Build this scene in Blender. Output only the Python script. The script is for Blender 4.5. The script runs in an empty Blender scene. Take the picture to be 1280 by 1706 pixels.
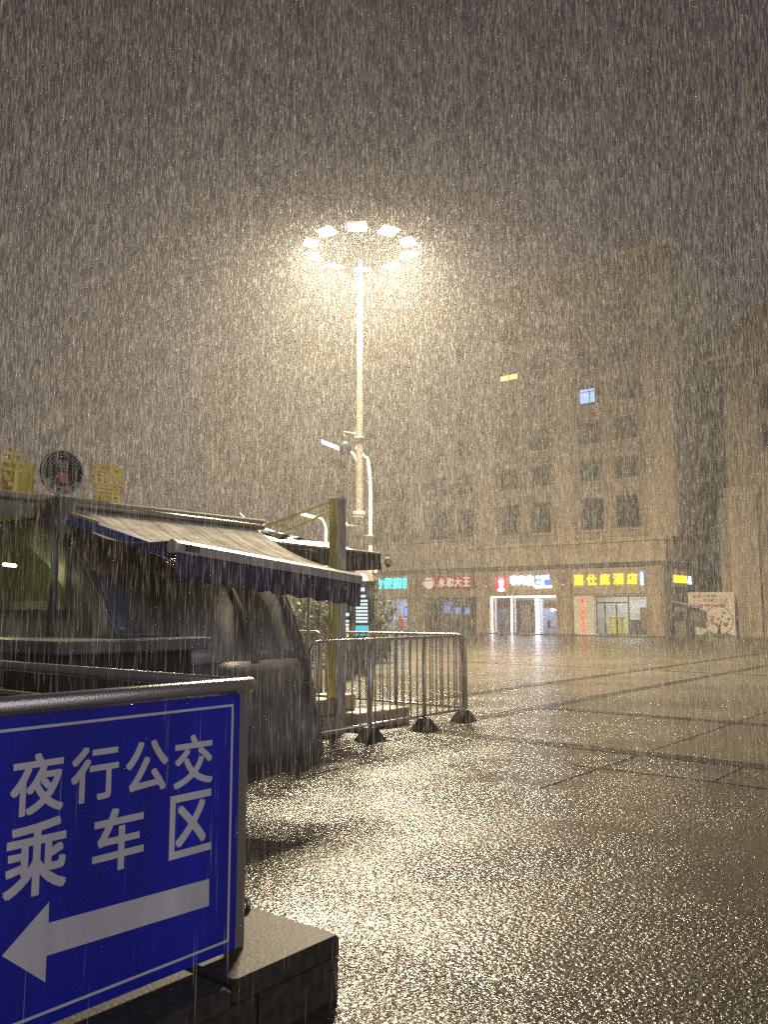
import bpy, math, random
import numpy as np
from mathutils import Vector, Matrix
random.seed(7); rng = np.random.default_rng(11)
R = math.radians
sc = bpy.context.scene
COL = sc.collection

# ------------------------------------------------------------------ camera
cam_d = bpy.data.cameras.new('camera'); cam = bpy.data.objects.new('camera', cam_d); COL.objects.link(cam)
PITCH = math.atan((1019 - 853) / 1400.0)
cam.location = (0, 0, 1.5); cam.rotation_euler = (math.pi / 2 + PITCH, 0, 0)
cam_d.sensor_fit = 'VERTICAL'; cam_d.sensor_height = 24.0; cam_d.lens = 24.0 * 1400.0 / 1706.0
cam_d.clip_start = 0.05; cam_d.clip_end = 1000
sc.camera = cam
sc.render.resolution_x = 769; sc.render.resolution_y = 1024

# ------------------------------------------------------------------ night sky, sun lamp standing in for other plaza lamps, exposure
w = bpy.data.worlds.new('World'); sc.world = w; w.use_nodes = True
bg = w.node_tree.nodes['Background']
bg.inputs['Color'].default_value = (0.90, 0.72, 1.0, 1); bg.inputs['Strength'].default_value = 0.029
SUN = 0.84
sun_d = bpy.data.lights.new('sun', 'SUN'); sun_d.energy = SUN; sun_d.angle = R(50); sun_d.color = (0.94, 0.90, 1.0)
sun = bpy.data.objects.new('sun', sun_d); COL.objects.link(sun)
sun.rotation_euler = Vector((-0.54, 0.69, -0.33)).to_track_quat('-Z', 'Y').to_euler()
sun.location = (0, 0, 40)
LAMP_W = 21500.0
sc.view_settings.view_transform = 'Standard'; sc.view_settings.look = 'None'
sc.view_settings.exposure = 0.0; sc.view_settings.gamma = 1.0
cy = sc.cycles
cy.max_bounces = 5; cy.diffuse_bounces = 2; cy.glossy_bounces = 3; cy.transmission_bounces = 3
cy.volume_bounces = 0; cy.transparent_max_bounces = 24; cy.sample_clamp_indirect = 1.5; cy.sample_clamp_direct = 0
cy.caustics_reflective = False; cy.caustics_refractive = False
cy.use_denoising = False

# ------------------------------------------------------------------ paving grid: s runs away to the right, t away to the left
GA = math.atan2(1400, 1125)
A = Vector((math.cos(GA), math.sin(GA), 0)); B = Vector((-math.sin(GA), math.cos(GA), 0))
def P(s, t, z=0.0): return A * s + B * t + Vector((0, 0, z))

# ------------------------------------------------------------------ materials
def new_mat(name):
    m = bpy.data.materials.new(name); m.use_nodes = True
    return m, m.node_tree.nodes, m.node_tree.links, m.node_tree.nodes['Principled BSDF']
def mat(name, col, rough=0.5, metal=0.0, spec=0.5, var=0.0, scale=6.0, bump=0.0, bscale=40.0, coat=0.0, streak=False):
    m, n, l, p = new_mat(name)
    p.inputs['Base Color'].default_value = (*col, 1); p.inputs['Roughness'].default_value = rough
    p.inputs['Metallic'].default_value = metal; p.inputs['Specular IOR Level'].default_value = spec
    if coat: p.inputs['Coat Weight'].default_value = coat; p.inputs['Coat Roughness'].default_value = 0.08
    tc = n.new('ShaderNodeTexCoord')
    if var:
        src = tc.outputs['Object']
        if streak:
            mp = n.new('ShaderNodeMapping'); mp.inputs['Scale'].default_value = (1, 1, 0.12)
            l.new(src, mp.inputs[0]); src = mp.outputs[0]
        t = n.new('ShaderNodeTexNoise'); t.inputs['Scale'].default_value = scale; t.inputs['Detail'].default_value = 7
        l.new(src, t.inputs['Vector'])
        r = n.new('ShaderNodeValToRGB')
        r.color_ramp.elements[0].position = 0.3; r.color_ramp.elements[1].position = 0.72
        r.color_ramp.elements[0].color = (*[c * (1 - var) for c in col], 1)
        r.color_ramp.elements[1].color = (*[min(1, c * (1 + var)) for c in col], 1)
        l.new(t.outputs['Fac'], r.inputs[0]); l.new(r.outputs[0], p.inputs['Base Color'])
    if bump:
        t = n.new('ShaderNodeTexNoise'); t.inputs['Scale'].default_value = bscale; t.inputs['Detail'].default_value = 4
        l.new(tc.outputs['Object'], t.inputs['Vector'])
        b = n.new('ShaderNodeBump'); b.inputs['Strength'].default_value = bump; b.inputs['Distance'].default_value = 0.01
        l.new(t.outputs['Fac'], b.inputs['Height']); l.new(b.outputs[0], p.inputs['Normal'])
    return m
def emit(name, col, st, base=None):
    m, n, l, p = new_mat(name)
    p.inputs['Base Color'].default_value = (*(base or col), 1)
    p.inputs['Emission Color'].default_value = (*col, 1); p.inputs['Emission Strength'].default_value = st
    m.cycles.emission_sampling = 'NONE'      # the lamps beside these lenses and letters carry their light
    return m
def glass(name, tint, refl=0.12, alpha=0.25):
    """see-through pane: part clear, part tinted film, glossy at grazing angles"""
    m, n, l, p = new_mat(name)
    n.remove(p)
    tr = n.new('ShaderNodeBsdfTransparent'); tr.inputs[0].default_value = (*tint, 1)
    df = n.new('ShaderNodeBsdfDiffuse'); df.inputs[0].default_value = (*[c * 0.25 for c in tint], 1)
    gl = n.new('ShaderNodeBsdfGlossy'); gl.inputs['Roughness'].default_value = 0.08; gl.inputs[0].default_value = (1, 1, 1, 1)
    fr = n.new('ShaderNodeFresnel'); fr.inputs[0].default_value = 1.5
    m1 = n.new('ShaderNodeMixShader'); m1.inputs[0].default_value = alpha
    m2 = n.new('ShaderNodeMixShader')
    l.new(tr.outputs[0], m1.inputs[1]); l.new(df.outputs[0], m1.inputs[2])
    l.new(fr.outputs[0], m2.inputs[0]); l.new(m1.outputs[0], m2.inputs[1]); l.new(gl.outputs[0], m2.inputs[2])
    l.new(m2.outputs[0], n['Material Output'].inputs['Surface'])
    return m

def stone_wall():
    """pale sandstone cladding in large slabs with dark joints and rain streaks"""
    m, n, l, p = new_mat('sandstone_cladding')
    tc = n.new('ShaderNodeTexCoord')
    sx = n.new('ShaderNodeSeparateXYZ'); l.new(tc.outputs['Object'], sx.inputs[0])
    ad = n.new('ShaderNodeMath'); ad.operation = 'ADD'; l.new(sx.outputs[0], ad.inputs[0]); l.new(sx.outputs[1], ad.inputs[1])
    cb = n.new('ShaderNodeCombineXYZ'); l.new(ad.outputs[0], cb.inputs[0]); l.new(sx.outputs[2], cb.inputs[1])
    br = n.new('ShaderNodeTexBrick'); l.new(cb.outputs[0], br.inputs['Vector'])
    br.inputs['Scale'].default_value = 1.0; br.inputs['Brick Width'].default_value = 1.3; br.inputs['Row Height'].default_value = 0.62
    br.inputs['Mortar Size'].default_value = 0.012; br.inputs['Mortar Smooth'].default_value = 0.3
    br.inputs['Color1'].default_value = (0.47, 0.365, 0.235, 1); br.inputs['Color2'].default_value = (0.40, 0.31, 0.20, 1)
    br.inputs['Mortar'].default_value = (0.14, 0.105, 0.075, 1)
    mp = n.new('ShaderNodeMapping'); mp.inputs['Scale'].default_value = (1.6, 1.6, 0.16); l.new(tc.outputs['Object'], mp.inputs[0])
    no = n.new('ShaderNodeTexNoise'); no.inputs['Scale'].default_value = 1.5; no.inputs['Detail'].default_value = 8; l.new(mp.outputs[0], no.inputs['Vector'])
    cr = n.new('ShaderNodeValToRGB'); cr.color_ramp.elements[0].position = 0.35; cr.color_ramp.elements[0].color = (0.5, 0.46, 0.42, 1)
    cr.color_ramp.elements[1].position = 0.62; l.new(no.outputs['Fac'], cr.inputs[0])
    mx = n.new('ShaderNodeMix'); mx.data_type = 'RGBA'; mx.blend_type = 'MULTIPLY'; mx.inputs[0].default_value = 0.8
    l.new(br.outputs['Color'], mx.inputs[6]); l.new(cr.outputs[0], mx.inputs[7]); l.new(mx.outputs[2], p.inputs['Base Color'])
    p.inputs['Roughness'].default_value = 0.55
    return m

def plaza_mat(name, col, wet=1.0, tiles=True, spec=0.43):
    """rain-beaten wet granite: fine ripples and drop rings over faint tile joints"""
    m, n, l, p = new_mat(name)
    tc = n.new('ShaderNodeTexCoord')
    def noise(sc_, det, rough=0.5, dist=0.0):
        t = n.new('ShaderNodeTexNoise'); t.inputs['Scale'].default_value = sc_; t.inputs['Detail'].default_value = det
        t.inputs['Roughness'].default_value = rough; t.inputs['Distortion'].default_value = dist
        l.new(tc.outputs['Object'], t.inputs['Vector']); return t
    def math_(op, x, y):
        k = n.new('ShaderNodeMath'); k.operation = op
        for i, v in enumerate((x, y)):
            if isinstance(v, (int, float)): k.inputs[i].default_value = v
            else: l.new(v, k.inputs[i])
        return k.outputs[0]
    big = noise(0.55, 5)
    r = n.new('ShaderNodeValToRGB')
    r.color_ramp.elements[0].position = 0.32; r.color_ramp.elements[0].color = (*[c * 0.7 for c in col], 1)
    r.color_ramp.elements[1].position = 0.7; r.color_ramp.elements[1].color = (*[c * 1.25 for c in col], 1)
    l.new(big.outputs['Fac'], r.inputs[0])
    colout = r.outputs[0]
    if tiles:
        br = n.new('ShaderNodeTexBrick'); l.new(tc.outputs['Object'], br.inputs['Vector'])
        br.offset = 0.0; br.inputs['Scale'].default_value = 1.0
        br.inputs['Brick Width'].default_value = 1.06; br.inputs['Row Height'].default_value = 1.06
        br.inputs['Mortar Size'].default_value = 0.006; br.inputs['Mortar Smooth'].default_value = 0.2
        br.inputs['Color1'].default_value = (1, 1, 1, 1); br.inputs['Color2'].default_value = (0.84, 0.84, 0.86, 1)
        br.inputs['Mortar'].default_value = (0.55, 0.55, 0.55, 1)
        mx = n.new('ShaderNodeMix'); mx.data_type = 'RGBA'; mx.blend_type = 'MULTIPLY'; mx.inputs[0].default_value = 1.0
        l.new(colout, mx.inputs[6]); l.new(br.outputs['Color'], mx.inputs[7]); colout = mx.outputs[2]
    l.new(colout, p.inputs['Base Color'])
    p.inputs['IOR'].default_value = 1.45; p.inputs['Specular IOR Level'].default_value = spec
    rr = n.new('ShaderNodeMapRange'); rr.inputs[1].default_value = 0.35; rr.inputs[2].default_value = 0.65
    rr.inputs[3].default_value = 0.17; rr.inputs[4].default_value = 0.26
    l.new(noise(0.9, 3).outputs['Fac'], rr.inputs[0]); l.new(rr.outputs[0], p.inputs['Roughness'])
    fine = noise(46.0, 2, 0.55, 0.6); mid = noise(17.0, 2)
    vo = n.new('ShaderNodeTexVoronoi'); vo.inputs['Scale'].default_value = 13.0; l.new(tc.outputs['Object'], vo.inputs['Vector'])
    ring = math_('SINE', math_('MULTIPLY', vo.outputs['Distance'], 38.0), 0)
    fall = math_('MAXIMUM', math_('SUBTRACT', 1.0, math_('MULTIPLY', vo.outputs['Distance'], 3.2)), 0.0)
    ring = math_('MULTIPLY', ring, fall)
    pud = n.new('ShaderNodeMapRange'); pud.inputs[1].default_value = 0.33; pud.inputs[2].default_value = 0.58
    pud.inputs[3].default_value = 0.45; pud.inputs[4].default_value = 1.0
    l.new(noise(0.8, 4).outputs['Fac'], pud.inputs[0])
    hgt = math_('ADD', math_('ADD', math_('MULTIPLY', fine.outputs['Fac'], 1.0), math_('MULTIPLY', mid.outputs['Fac'], 0.5)), math_('MULTIPLY', ring, 0.16))
    hgt = math_('MULTIPLY', hgt, pud.outputs[0])
    b = n.new('ShaderNodeBump'); b.inputs['Strength'].default_value = wet; b.inputs['Distance'].default_value = 0.012
    l.new(hgt, b.inputs['Height']); l.new(b.outputs[0], p.inputs['Normal'])
    return m

M = dict(
    plaza=plaza_mat('wet_granite', (0.082, 0.071, 0.050)),
    band=plaza_mat('wet_dark_granite', (0.014, 0.014, 0.015), 0.9, False, 0.15),
    stone=stone_wall(),
    shadestone=mat('shaded_stone_return', (0.14, 0.115, 0.09), 0.6, var=0.4, scale=1.5, streak=True),  # shade of the unlit side wall put into a darker stone colour
    trim=mat('sandstone_trim', (0.44, 0.345, 0.225), 0.6, var=0.35, scale=2.0, streak=True),
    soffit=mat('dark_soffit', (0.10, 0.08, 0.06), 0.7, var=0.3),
    signboard=mat('sandstone_signboard', (0.46, 0.36, 0.235), 0.6, var=0.15, scale=3),
    winframe=mat('window_frame_metal', (0.16, 0.15, 0.14), 0.4, 0.3),
    pane=mat('dark_window_glass', (0.018, 0.019, 0.024), 0.12, var=0.6, scale=0.9),
    curtain=mat('pale_curtain', (0.42, 0.36, 0.28), 0.9, var=0.3, scale=5, streak=True),
    lit_warm=emit('warm_lit_window', (1.0, 0.62, 0.22), 1.6, (0.5, 0.4, 0.2)),
    lit_blue=emit('blue_lit_window', (0.35, 0.55, 1.0), 1.1, (0.3, 0.4, 0.6)),
    rooftile=mat('red_roof_tile', (0.22, 0.07, 0.045), 0.6, var=0.4, scale=4),
    shopglass=glass('shop_glass', (0.90, 0.93, 0.95), alpha=0.10),
    shopframe=mat('shop_frame_aluminium', (0.33, 0.31, 0.29), 0.4, 0.5),
    darkframe=mat('dark_door_frame', (0.035, 0.04, 0.04), 0.4),
    shopwall=mat('shop_interior_wall', (0.32, 0.32, 0.32), 0.8, var=0.15, scale=1.5),
    wood=mat('brown_wood', (0.19, 0.085, 0.04), 0.5, var=0.35, scale=5, streak=True),
    redpaint=mat('red_panel', (0.55, 0.08, 0.05), 0.5, var=0.2),
    redbanner=mat('dark_red_banner', (0.36, 0.06, 0.05), 0.6, var=0.2),
    cream=mat('cream_paint', (0.80, 0.73, 0.58), 0.5, var=0.08),
    whitepaint=mat('white_panel', (0.72, 0.68, 0.62), 0.5, var=0.08),
    black=mat('black_plastic', (0.012, 0.012, 0.014), 0.5),
    steel=mat('wet_stainless_steel', (0.58, 0.56, 0.53), 0.27, 0.8, bump=0.22, bscale=170),
    rubber=mat('black_rubber_foot', (0.018, 0.018, 0.018), 0.45, bump=0.4, bscale=60),
    granite=mat('wet_kerb_granite', (0.055, 0.05, 0.042), 0.55, spec=0.12, var=0.45, scale=30, bump=0.25, bscale=60),
    joint=mat('dark_joint', (0.012, 0.012, 0.012), 0.8, spec=0.05),
    signblue=mat('reflective_blue_sheet', (0.012, 0.020, 0.47), 0.34, var=0.3, scale=5, bump=0.25, bscale=160, streak=True),
    signwhite=mat('reflective_white_sheet', (0.72, 0.71, 0.73), 0.4, var=0.16, scale=7, bump=0.2, bscale=160, streak=True),
    polemetal=mat('galvanised_pole', (0.12, 0.108, 0.09), 0.45, 0.2, var=0.12, scale=3),
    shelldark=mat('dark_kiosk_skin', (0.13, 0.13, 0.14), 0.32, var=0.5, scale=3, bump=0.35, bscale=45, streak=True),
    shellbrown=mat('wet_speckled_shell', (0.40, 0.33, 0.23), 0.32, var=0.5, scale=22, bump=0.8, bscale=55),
    kglass=mat('dark_kiosk_glass', (0.32, 0.33, 0.33), 0.18, var=0.5, scale=2.2, bump=0.12, bscale=28, streak=True),
    kglass_pale=mat('pale_wet_kiosk_glass', (0.28, 0.30, 0.30), 0.18, var=0.3, scale=3, bump=0.15, bscale=30, streak=True),
    rib=mat('grey_rib_metal', (0.26, 0.26, 0.20), 0.35, 0.2, var=0.25, scale=5),
    olive=emit('green_lit_kiosk_glass', (0.40, 0.42, 0.09), 0.035, (0.05, 0.055, 0.03)),
    yellowpanel=mat('yellow_lit_panel', (0.50, 0.47, 0.08), 0.5, var=0.15),  # yellow light falling on the roof panel put into its colour
    gold=mat('gold_letter_metal', (0.95, 0.70, 0.18), 0.4, 0.1, var=0.2, scale=8),
    awncloth=mat('grey_awning_cloth', (0.46, 0.43, 0.375), 0.9, spec=0.08, var=0.4, scale=5),
    navy=mat('navy_valance_cloth', (0.018, 0.015, 0.075), 0.55, var=0.35, scale=14, streak=True),
    blackcloth=mat('black_awning_cloth', (0.022, 0.02, 0.022), 0.3, var=0.4, scale=10, bump=0.5, bscale=20),
    wetsheen=mat('wet_sheen_grey', (0.34, 0.33, 0.30), 0.22, var=0.5, scale=9, bump=0.6, bscale=18),
    bluestrip=emit('dim_blue_strip', (0.10, 0.16, 0.75), 0.10),
    blue_reflect=mat('blue_reflection_glass', (0.15, 0.17, 0.25), 0.15, var=0.3, scale=4),  # colour of blue lights mirrored in the kiosk glass
    whitebar=mat('white_aluminium_bar', (0.40, 0.385, 0.36), 0.4, 0.1, var=0.1),
    armblue=mat('blue_awning_arm', (0.03, 0.09, 0.42), 0.4, var=0.2),
    armyellow=mat('pale_yellow_arm', (0.55, 0.56, 0.25), 0.5, var=0.15),
    yellow_paint_light=mat('yellow_paint_and_light', (0.85, 0.80, 0.20), 0.5, var=0.15, scale=4, streak=True),  # yellow light on the post put into the colour; cabinet's own yellow too
    postgrey=mat('grey_post_paint', (0.42, 0.40, 0.36), 0.5, var=0.15, scale=4, streak=True),
    concrete=mat('wet_concrete', (0.34, 0.29, 0.22), 0.5, var=0.25, scale=8),
    emblemblack=mat('emblem_black_enamel', (0.015, 0.015, 0.018), 0.25),
    emblemsilver=mat('emblem_silver', (0.55, 0.54, 0.50), 0.3, 0.6),
    emblemred=mat('emblem_red', (0.55, 0.20, 0.16), 0.5),
    lamp=emit('floodlight_lens', (1.0, 0.93, 0.78), 30.0),
    led=emit('led_lamp_head', (0.75, 0.95, 1.0), 5.0),
    ledwarm=emit('warm_lamp_head', (1.0, 0.85, 0.5), 6.0),
    cyan=emit('cyan_channel_letter', (0.0, 0.75, 0.85), 2.2),
    yellowlit=emit('yellow_channel_letter', (0.95, 0.78, 0.01), 1.4),
    whitelit=emit('white_channel_letter', (0.72, 0.80, 1.0), 5.0),
    bluelit=emit('blue_letter_backing', (0.05, 0.16, 0.75), 1.3),
    redlit=emit('red_neon_letter', (1.0, 0.05, 0.04), 0.9),
    redoval=emit('red_oval_badge', (0.9, 0.03, 0.07), 0.9),
    paleglow=emit('pale_glow_letter_face', (0.85, 0.78, 0.66), 0.4),  # faint glow added to brighten the letters of an unlit board
    strip=emit('white_led_strip', (0.92, 0.88, 1.0), 9.0),
    ceil=emit('shop_ceiling_lamp', (0.72, 0.86, 1.0), 5),
    ceilwarm=emit('warm_shop_ceiling_lamp', (1.0, 0.93, 0.82), 5),
    tube=emit('lit_tube', (0.95, 1.0, 0.75), 6.0),
    screen=emit('blue_screen', (0.16, 0.22, 0.85), 1.0),
    skyscreen=emit('pale_blue_screen', (0.22, 0.45, 0.95), 0.75),
    totemdark=mat('dark_totem_board', (0.02, 0.035, 0.045), 0.3),
    totemtext=emit('totem_white_text', (0.65, 0.9, 1.0), 1.2),
    totemcyan=emit('totem_cyan_panel', (0.05, 0.6, 0.75), 0.8),
    totemwarm=emit('totem_warm_panel', (0.8, 0.6, 0.4), 0.8),
    leaf=mat('wet_hedge_leaf', (0.04, 0.055, 0.018), 0.6, spec=0.2, var=0.5, scale=2),
    twig=mat('dark_twig', (0.05, 0.04, 0.03), 0.8),
    green=mat('poster_green', (0.14, 0.20, 0.06), 0.6), teal=mat('poster_teal', (0.12, 0.30, 0.22), 0.6),
    brown=mat('poster_brown', (0.14, 0.05, 0.02), 0.6), grey=mat('poster_grey_blue', (0.25, 0.27, 0.32), 0.6),
    ink=mat('poster_dark_ink', (0.05, 0.045, 0.04), 0.6), inkred=mat('poster_red_ink', (0.45, 0.09, 0.06), 0.6),
    inkolive=mat('poster_olive_ink', (0.40, 0.34, 0.16), 0.6), orange=mat('poster_orange', (0.6, 0.2, 0.05), 0.6),
    boothgrey=mat('grey_booth_sheet', (0.16, 0.15, 0.12), 0.5, var=0.35, scale=5),
)

# ------------------------------------------------------------------ mesh helpers, all in grid coordinates (s, t, z)
class MB:
    def __init__(self): self.v = []; self.f = []; self.sm = []
    def add(self, vs, fs, smooth=False):
        k = len(self.v); self.v += [tuple(x) for x in vs]
        for f in fs: self.f.append(tuple(k + i for i in f)); self.sm.append(smooth)
        return self
    def box(self, s0, s1, t0, t1, z0, z1):
        s0, s1 = sorted((s0, s1)); t0, t1 = sorted((t0, t1)); z0, z1 = sorted((z0, z1))
        return self.add([(s0,t0,z0),(s1,t0,z0),(s1,t1,z0),(s0,t1,z0),(s0,t0,z1),(s1,t0,z1),(s1,t1,z1),(s0,t1,z1)],
            [(0,3,2,1),(4,5,6,7),(0,1,5,4),(1,2,6,5),(2,3,7,6),(3,0,4,7)])
    def bbox(self, s0, s1, t0, t1, z0, z1, c=0.01):
        """box with chamfered edges"""
        s0, s1 = sorted((s0, s1)); t0, t1 = sorted((t0, t1))
        rings = []
        for z, i in ((z0, c), (z0 + c, 0), (z1 - c, 0), (z1, c)):
            a0, a1, b0, b1 = s0 + i, s1 - i, t0 + i, t1 - i
            rings.append([(a0 + c, b0, z), (a1 - c, b0, z), (a1, b0 + c, z), (a1, b1 - c, z), (a1 - c, b1, z), (a0 + c, b1, z), (a0, b1 - c, z), (a0, b0 + c, z)])
        vs = sum(rings, []); fs = [tuple(range(7, -1, -1)), tuple(range(24, 32))]
        for k in range(3):
            for i in range(8):
                j = (i + 1) % 8; fs.append((k*8+i, k*8+j, k*8+8+j, k*8+8+i))
        return self.add(vs, fs)
    def frustum(self, s, t, z0, z1, w0, w1):
        vs = [(s+a*w0, t+b*w0, z0) for a, b in ((-1,-1),(1,-1),(1,1),(-1,1))] + [(s+a*w1, t+b*w1, z1) for a, b in ((-1,-1),(1,-1),(1,1),(-1,1))]
        return self.add(vs, [(0,3,2,1),(4,5,6,7),(0,1,5,4),(1,2,6,5),(2,3,7,6),(3,0,4,7)])
    def tube(self, pts, r, n=8, closed=False):
        pts = [Vector(p) for p in pts]; rs = r if isinstance(r, (list, tuple)) else [r] * len(pts)
        vs = []; m = len(pts); up = None
        for i, p in enumerate(pts):
            if closed: d = pts[(i+1) % m] - pts[i-1]
            else: d = pts[min(i+1, m-1)] - pts[max(i-1, 0)]
            d.normalize()
            if up is None:
                up = Vector((0,0,1)) if abs(d.z) < 0.9 else Vector((1,0,0))
            x = d.cross(up).normalized(); y = x.cross(d).normalized(); up = y
            for k in range(n):
                a = 2 * math.pi * k / n; vs.append(p + (x * math.cos(a) + y * math.sin(a)) * rs[i])
        fs = []
        for i in range(m if closed else m - 1):
            j = (i + 1) % m
            for k in range(n):
                q = (k + 1) % n; fs.append((i*n+k, i*n+q, j*n+q, j*n+k))
        self.add(vs, fs, True)
        if not closed:
            k = len(self.v) - m * n
            self.f.append(tuple(k + i for i in range(n-1, -1, -1))); self.sm.append(False)
            self.f.append(tuple(k + (m-1)*n + i for i in range(n))); self.sm.append(False)
        return self
    def sphere(self, c, r, nu=12, nv=8, sz=1.0):
        vs = []; fs = []
        for j in range(nv + 1):
            ph = math.pi * j / nv
            for i in range(nu):
                th = 2 * math.pi * i / nu
                vs.append((c[0] + r*math.sin(ph)*math.cos(th), c[1] + r*math.sin(ph)*math.sin(th), c[2] + r*sz*math.cos(ph)))
        for j in range(nv):
            for i in range(nu):
                k = (i+1) % nu; fs.append((j*nu+i, (j+1)*nu+i, (j+1)*nu+k, j*nu+k))
        return self.add(vs, fs, True)
    def flat(self, poly, plane, at, d):
        """polygon in sign coordinates (x across, y up) extruded by d towards the viewer.
        plane 'front': x=s, faces -t at t=at; 'facade': x=t, faces -s at s=at"""
        n = len(poly); vs = []
        for off in (0, d):
            for x, y in poly: vs.append((x, at - off, y) if plane == 'front' else (at - off, x, y))
        fs = [tuple(range(n)), tuple(range(2*n-1, n-1, -1))] + [(i, i+n, (i+1) % n + n, (i+1) % n) for i in range(n)]
        return self.add(vs, fs)
    def sheet(self, fn, nu, nv, th, nrm=(0,0,1)):
        """curved sheet with real thickness; fn(u, v) -> (s, t, z)"""
        nrm = Vector(nrm); vs = []
        for off in (0, -th):
            for j in range(nv + 1):
                for i in range(nu + 1): vs.append(Vector(fn(i/nu, j/nv)) + nrm * off)
        w_ = nu + 1; N = w_ * (nv + 1); fs = []
        for j in range(nv):
            for i in range(nu):
                a = j*w_ + i; fs.append((a, a+1, a+w_+1, a+w_)); fs.append((N+a, N+a+w_, N+a+w_+1, N+a+1))
        for i in range(nu):
            fs.append((i, N+i, N+i+1, i+1)); a = nv*w_ + i; fs.append((a, a+1, N+a+1, N+a))
        for j in range(nv):
            a = j*w_; fs.append((a, a+w_, N+a+w_, N+a)); a = j*w_ + nu; fs.append((a, N+a, N+a+w_, a+w_))
        return self.add(vs, fs, True)

ORG = {}
def mesh_of(mb, name, m, org):
    me = bpy.data.meshes.new(name)
    me.from_pydata([(x-org[0], y-org[1], z-org[2]) for x, y, z in mb.v], [], mb.f)
    me.polygons.foreach_set('use_smooth', mb.sm)
    me.materials.append(M[m] if isinstance(m, str) else m); me.update()
    return me
def thing(name, label, cat, s, t, z=0.0, group=None, kind=None):
    o = bpy.data.objects.new(name, None); COL.objects.link(o)
    o.location = P(s, t, z); o.rotation_euler = (0, 0, GA); o.empty_display_size = 0.1
    o['label'] = label; o['category'] = cat
    if group: o['group'] = group
    if kind: o['kind'] = kind
    ORG[o.name] = (s, t, z); return o
def part(name, mb, m, parent, label=None):
    org = ORG[parent.name]
    o = bpy.data.objects.new(name, mesh_of(mb, name, m, org)); COL.objects.link(o)
    o.parent = parent; ORG[o.name] = org
    if label: o['label'] = label
    return o
def single(name, mb, m, label, cat, s, t, z=0.0, group=None, kind=None):
    o = bpy.data.objects.new(name, mesh_of(mb, name, m, (s, t, z))); COL.objects.link(o)
    o.location = P(s, t, z); o.rotation_euler = (0, 0, GA); ORG[o.name] = (s, t, z)
    if label: o['label'] = label
    if cat: o['category'] = cat
    if group: o['group'] = group
    if kind: o['kind'] = kind
    return o
def shift(part_obj, ds, dt, dz, parent=None):
    """copy of a part (and its own pieces) moved along the grid"""
    c = part_obj.copy(); COL.objects.link(c); c.parent = parent or part_obj.parent
    c.location = part_obj.location + Vector((ds, dt, dz)); ORG[c.name] = ORG[part_obj.name]
    for ch in list(part_obj.children):
        d = ch.copy(); COL.objects.link(d); d.parent = c
    return c
def dup_thing(o, s, t, z, label):
    c = o.copy(); COL.objects.link(c); c.location = P(s, t, z); c['label'] = label
    for ch in list(o.children):
        d = ch.copy(); COL.objects.link(d); d.parent = c
        for g in list(ch.children):
            e = g.copy(); COL.objects.link(e); e.parent = d
    return c
def text(body, rect, plane, at, depth=0.02, bold=0.02, mb=None, res=2):
    fat = bold * 0.62; bold = 0.0
    """writing fitted into rect = (x left, x right, y low, y high) of a plane; see MB.flat"""
    c = bpy.data.curves.new('lettering', 'FONT'); c.body = body; c.offset = bold; c.extrude = 0.5; c.resolution_u = res
    o = bpy.data.objects.new('lettering', c); COL.objects.link(o)
    dg = bpy.context.evaluated_depsgraph_get()
    me = bpy.data.meshes.new_from_object(o.evaluated_get(dg))
    co = np.array([v.co[:] for v in me.vertices]); fs = [tuple(p.vertices) for p in me.polygons]
    bpy.data.objects.remove(o); bpy.data.curves.remove(c); bpy.data.meshes.remove(me)
    lo = co.min(0); hi = co.max(0); x0, x1, y0, y1 = rect
    X = x0 + (co[:,0]-lo[0]) / (hi[0]-lo[0]) * (x1-x0); Y = y0 + (co[:,1]-lo[1]) / (hi[1]-lo[1]) * (y1-y0)
    N = (co[:,2] + 0.5) * depth
    mb = mb or MB(); e = fat * (y1 - y0)          # heavier strokes: the same glyph laid four times, a hair apart in depth
    for k, (ex, ey) in enumerate(((-e, -e), (e, -e), (-e, e), (e, e)) if fat else ((0, 0),)):
        f = 1 - 0.04*k
        X2 = X + ex; Y2 = Y + ey
        mb.add([(x, at-n*f, y) if plane == 'front' else (at-n*f, x, y) for x, y, n in zip(X2, Y2, N)], fs)
    return mb
def disc(cx, cy_, r, n=28, ry=None): return [(cx + r*math.cos(2*math.pi*i/n), cy_ + (ry or r)*math.sin(2*math.pi*i/n)) for i in range(n)]
def ringmb(mb, cx, cy_, r0, r1, plane, at, d, n=36, a0=0, a1=2*math.pi):
    for i in range(n):
        p = a0 + (a1-a0)*i/n; q = a0 + (a1-a0)*(i+1)/n
        mb.flat([(cx+r0*math.cos(p), cy_+r0*math.sin(p)), (cx+r1*math.cos(p), cy_+r1*math.sin(p)), (cx+r1*math.cos(q), cy_+r1*math.sin(q)), (cx+r0*math.cos(q), cy_+r0*math.sin(q))], plane, at, d)
    return mb

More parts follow.
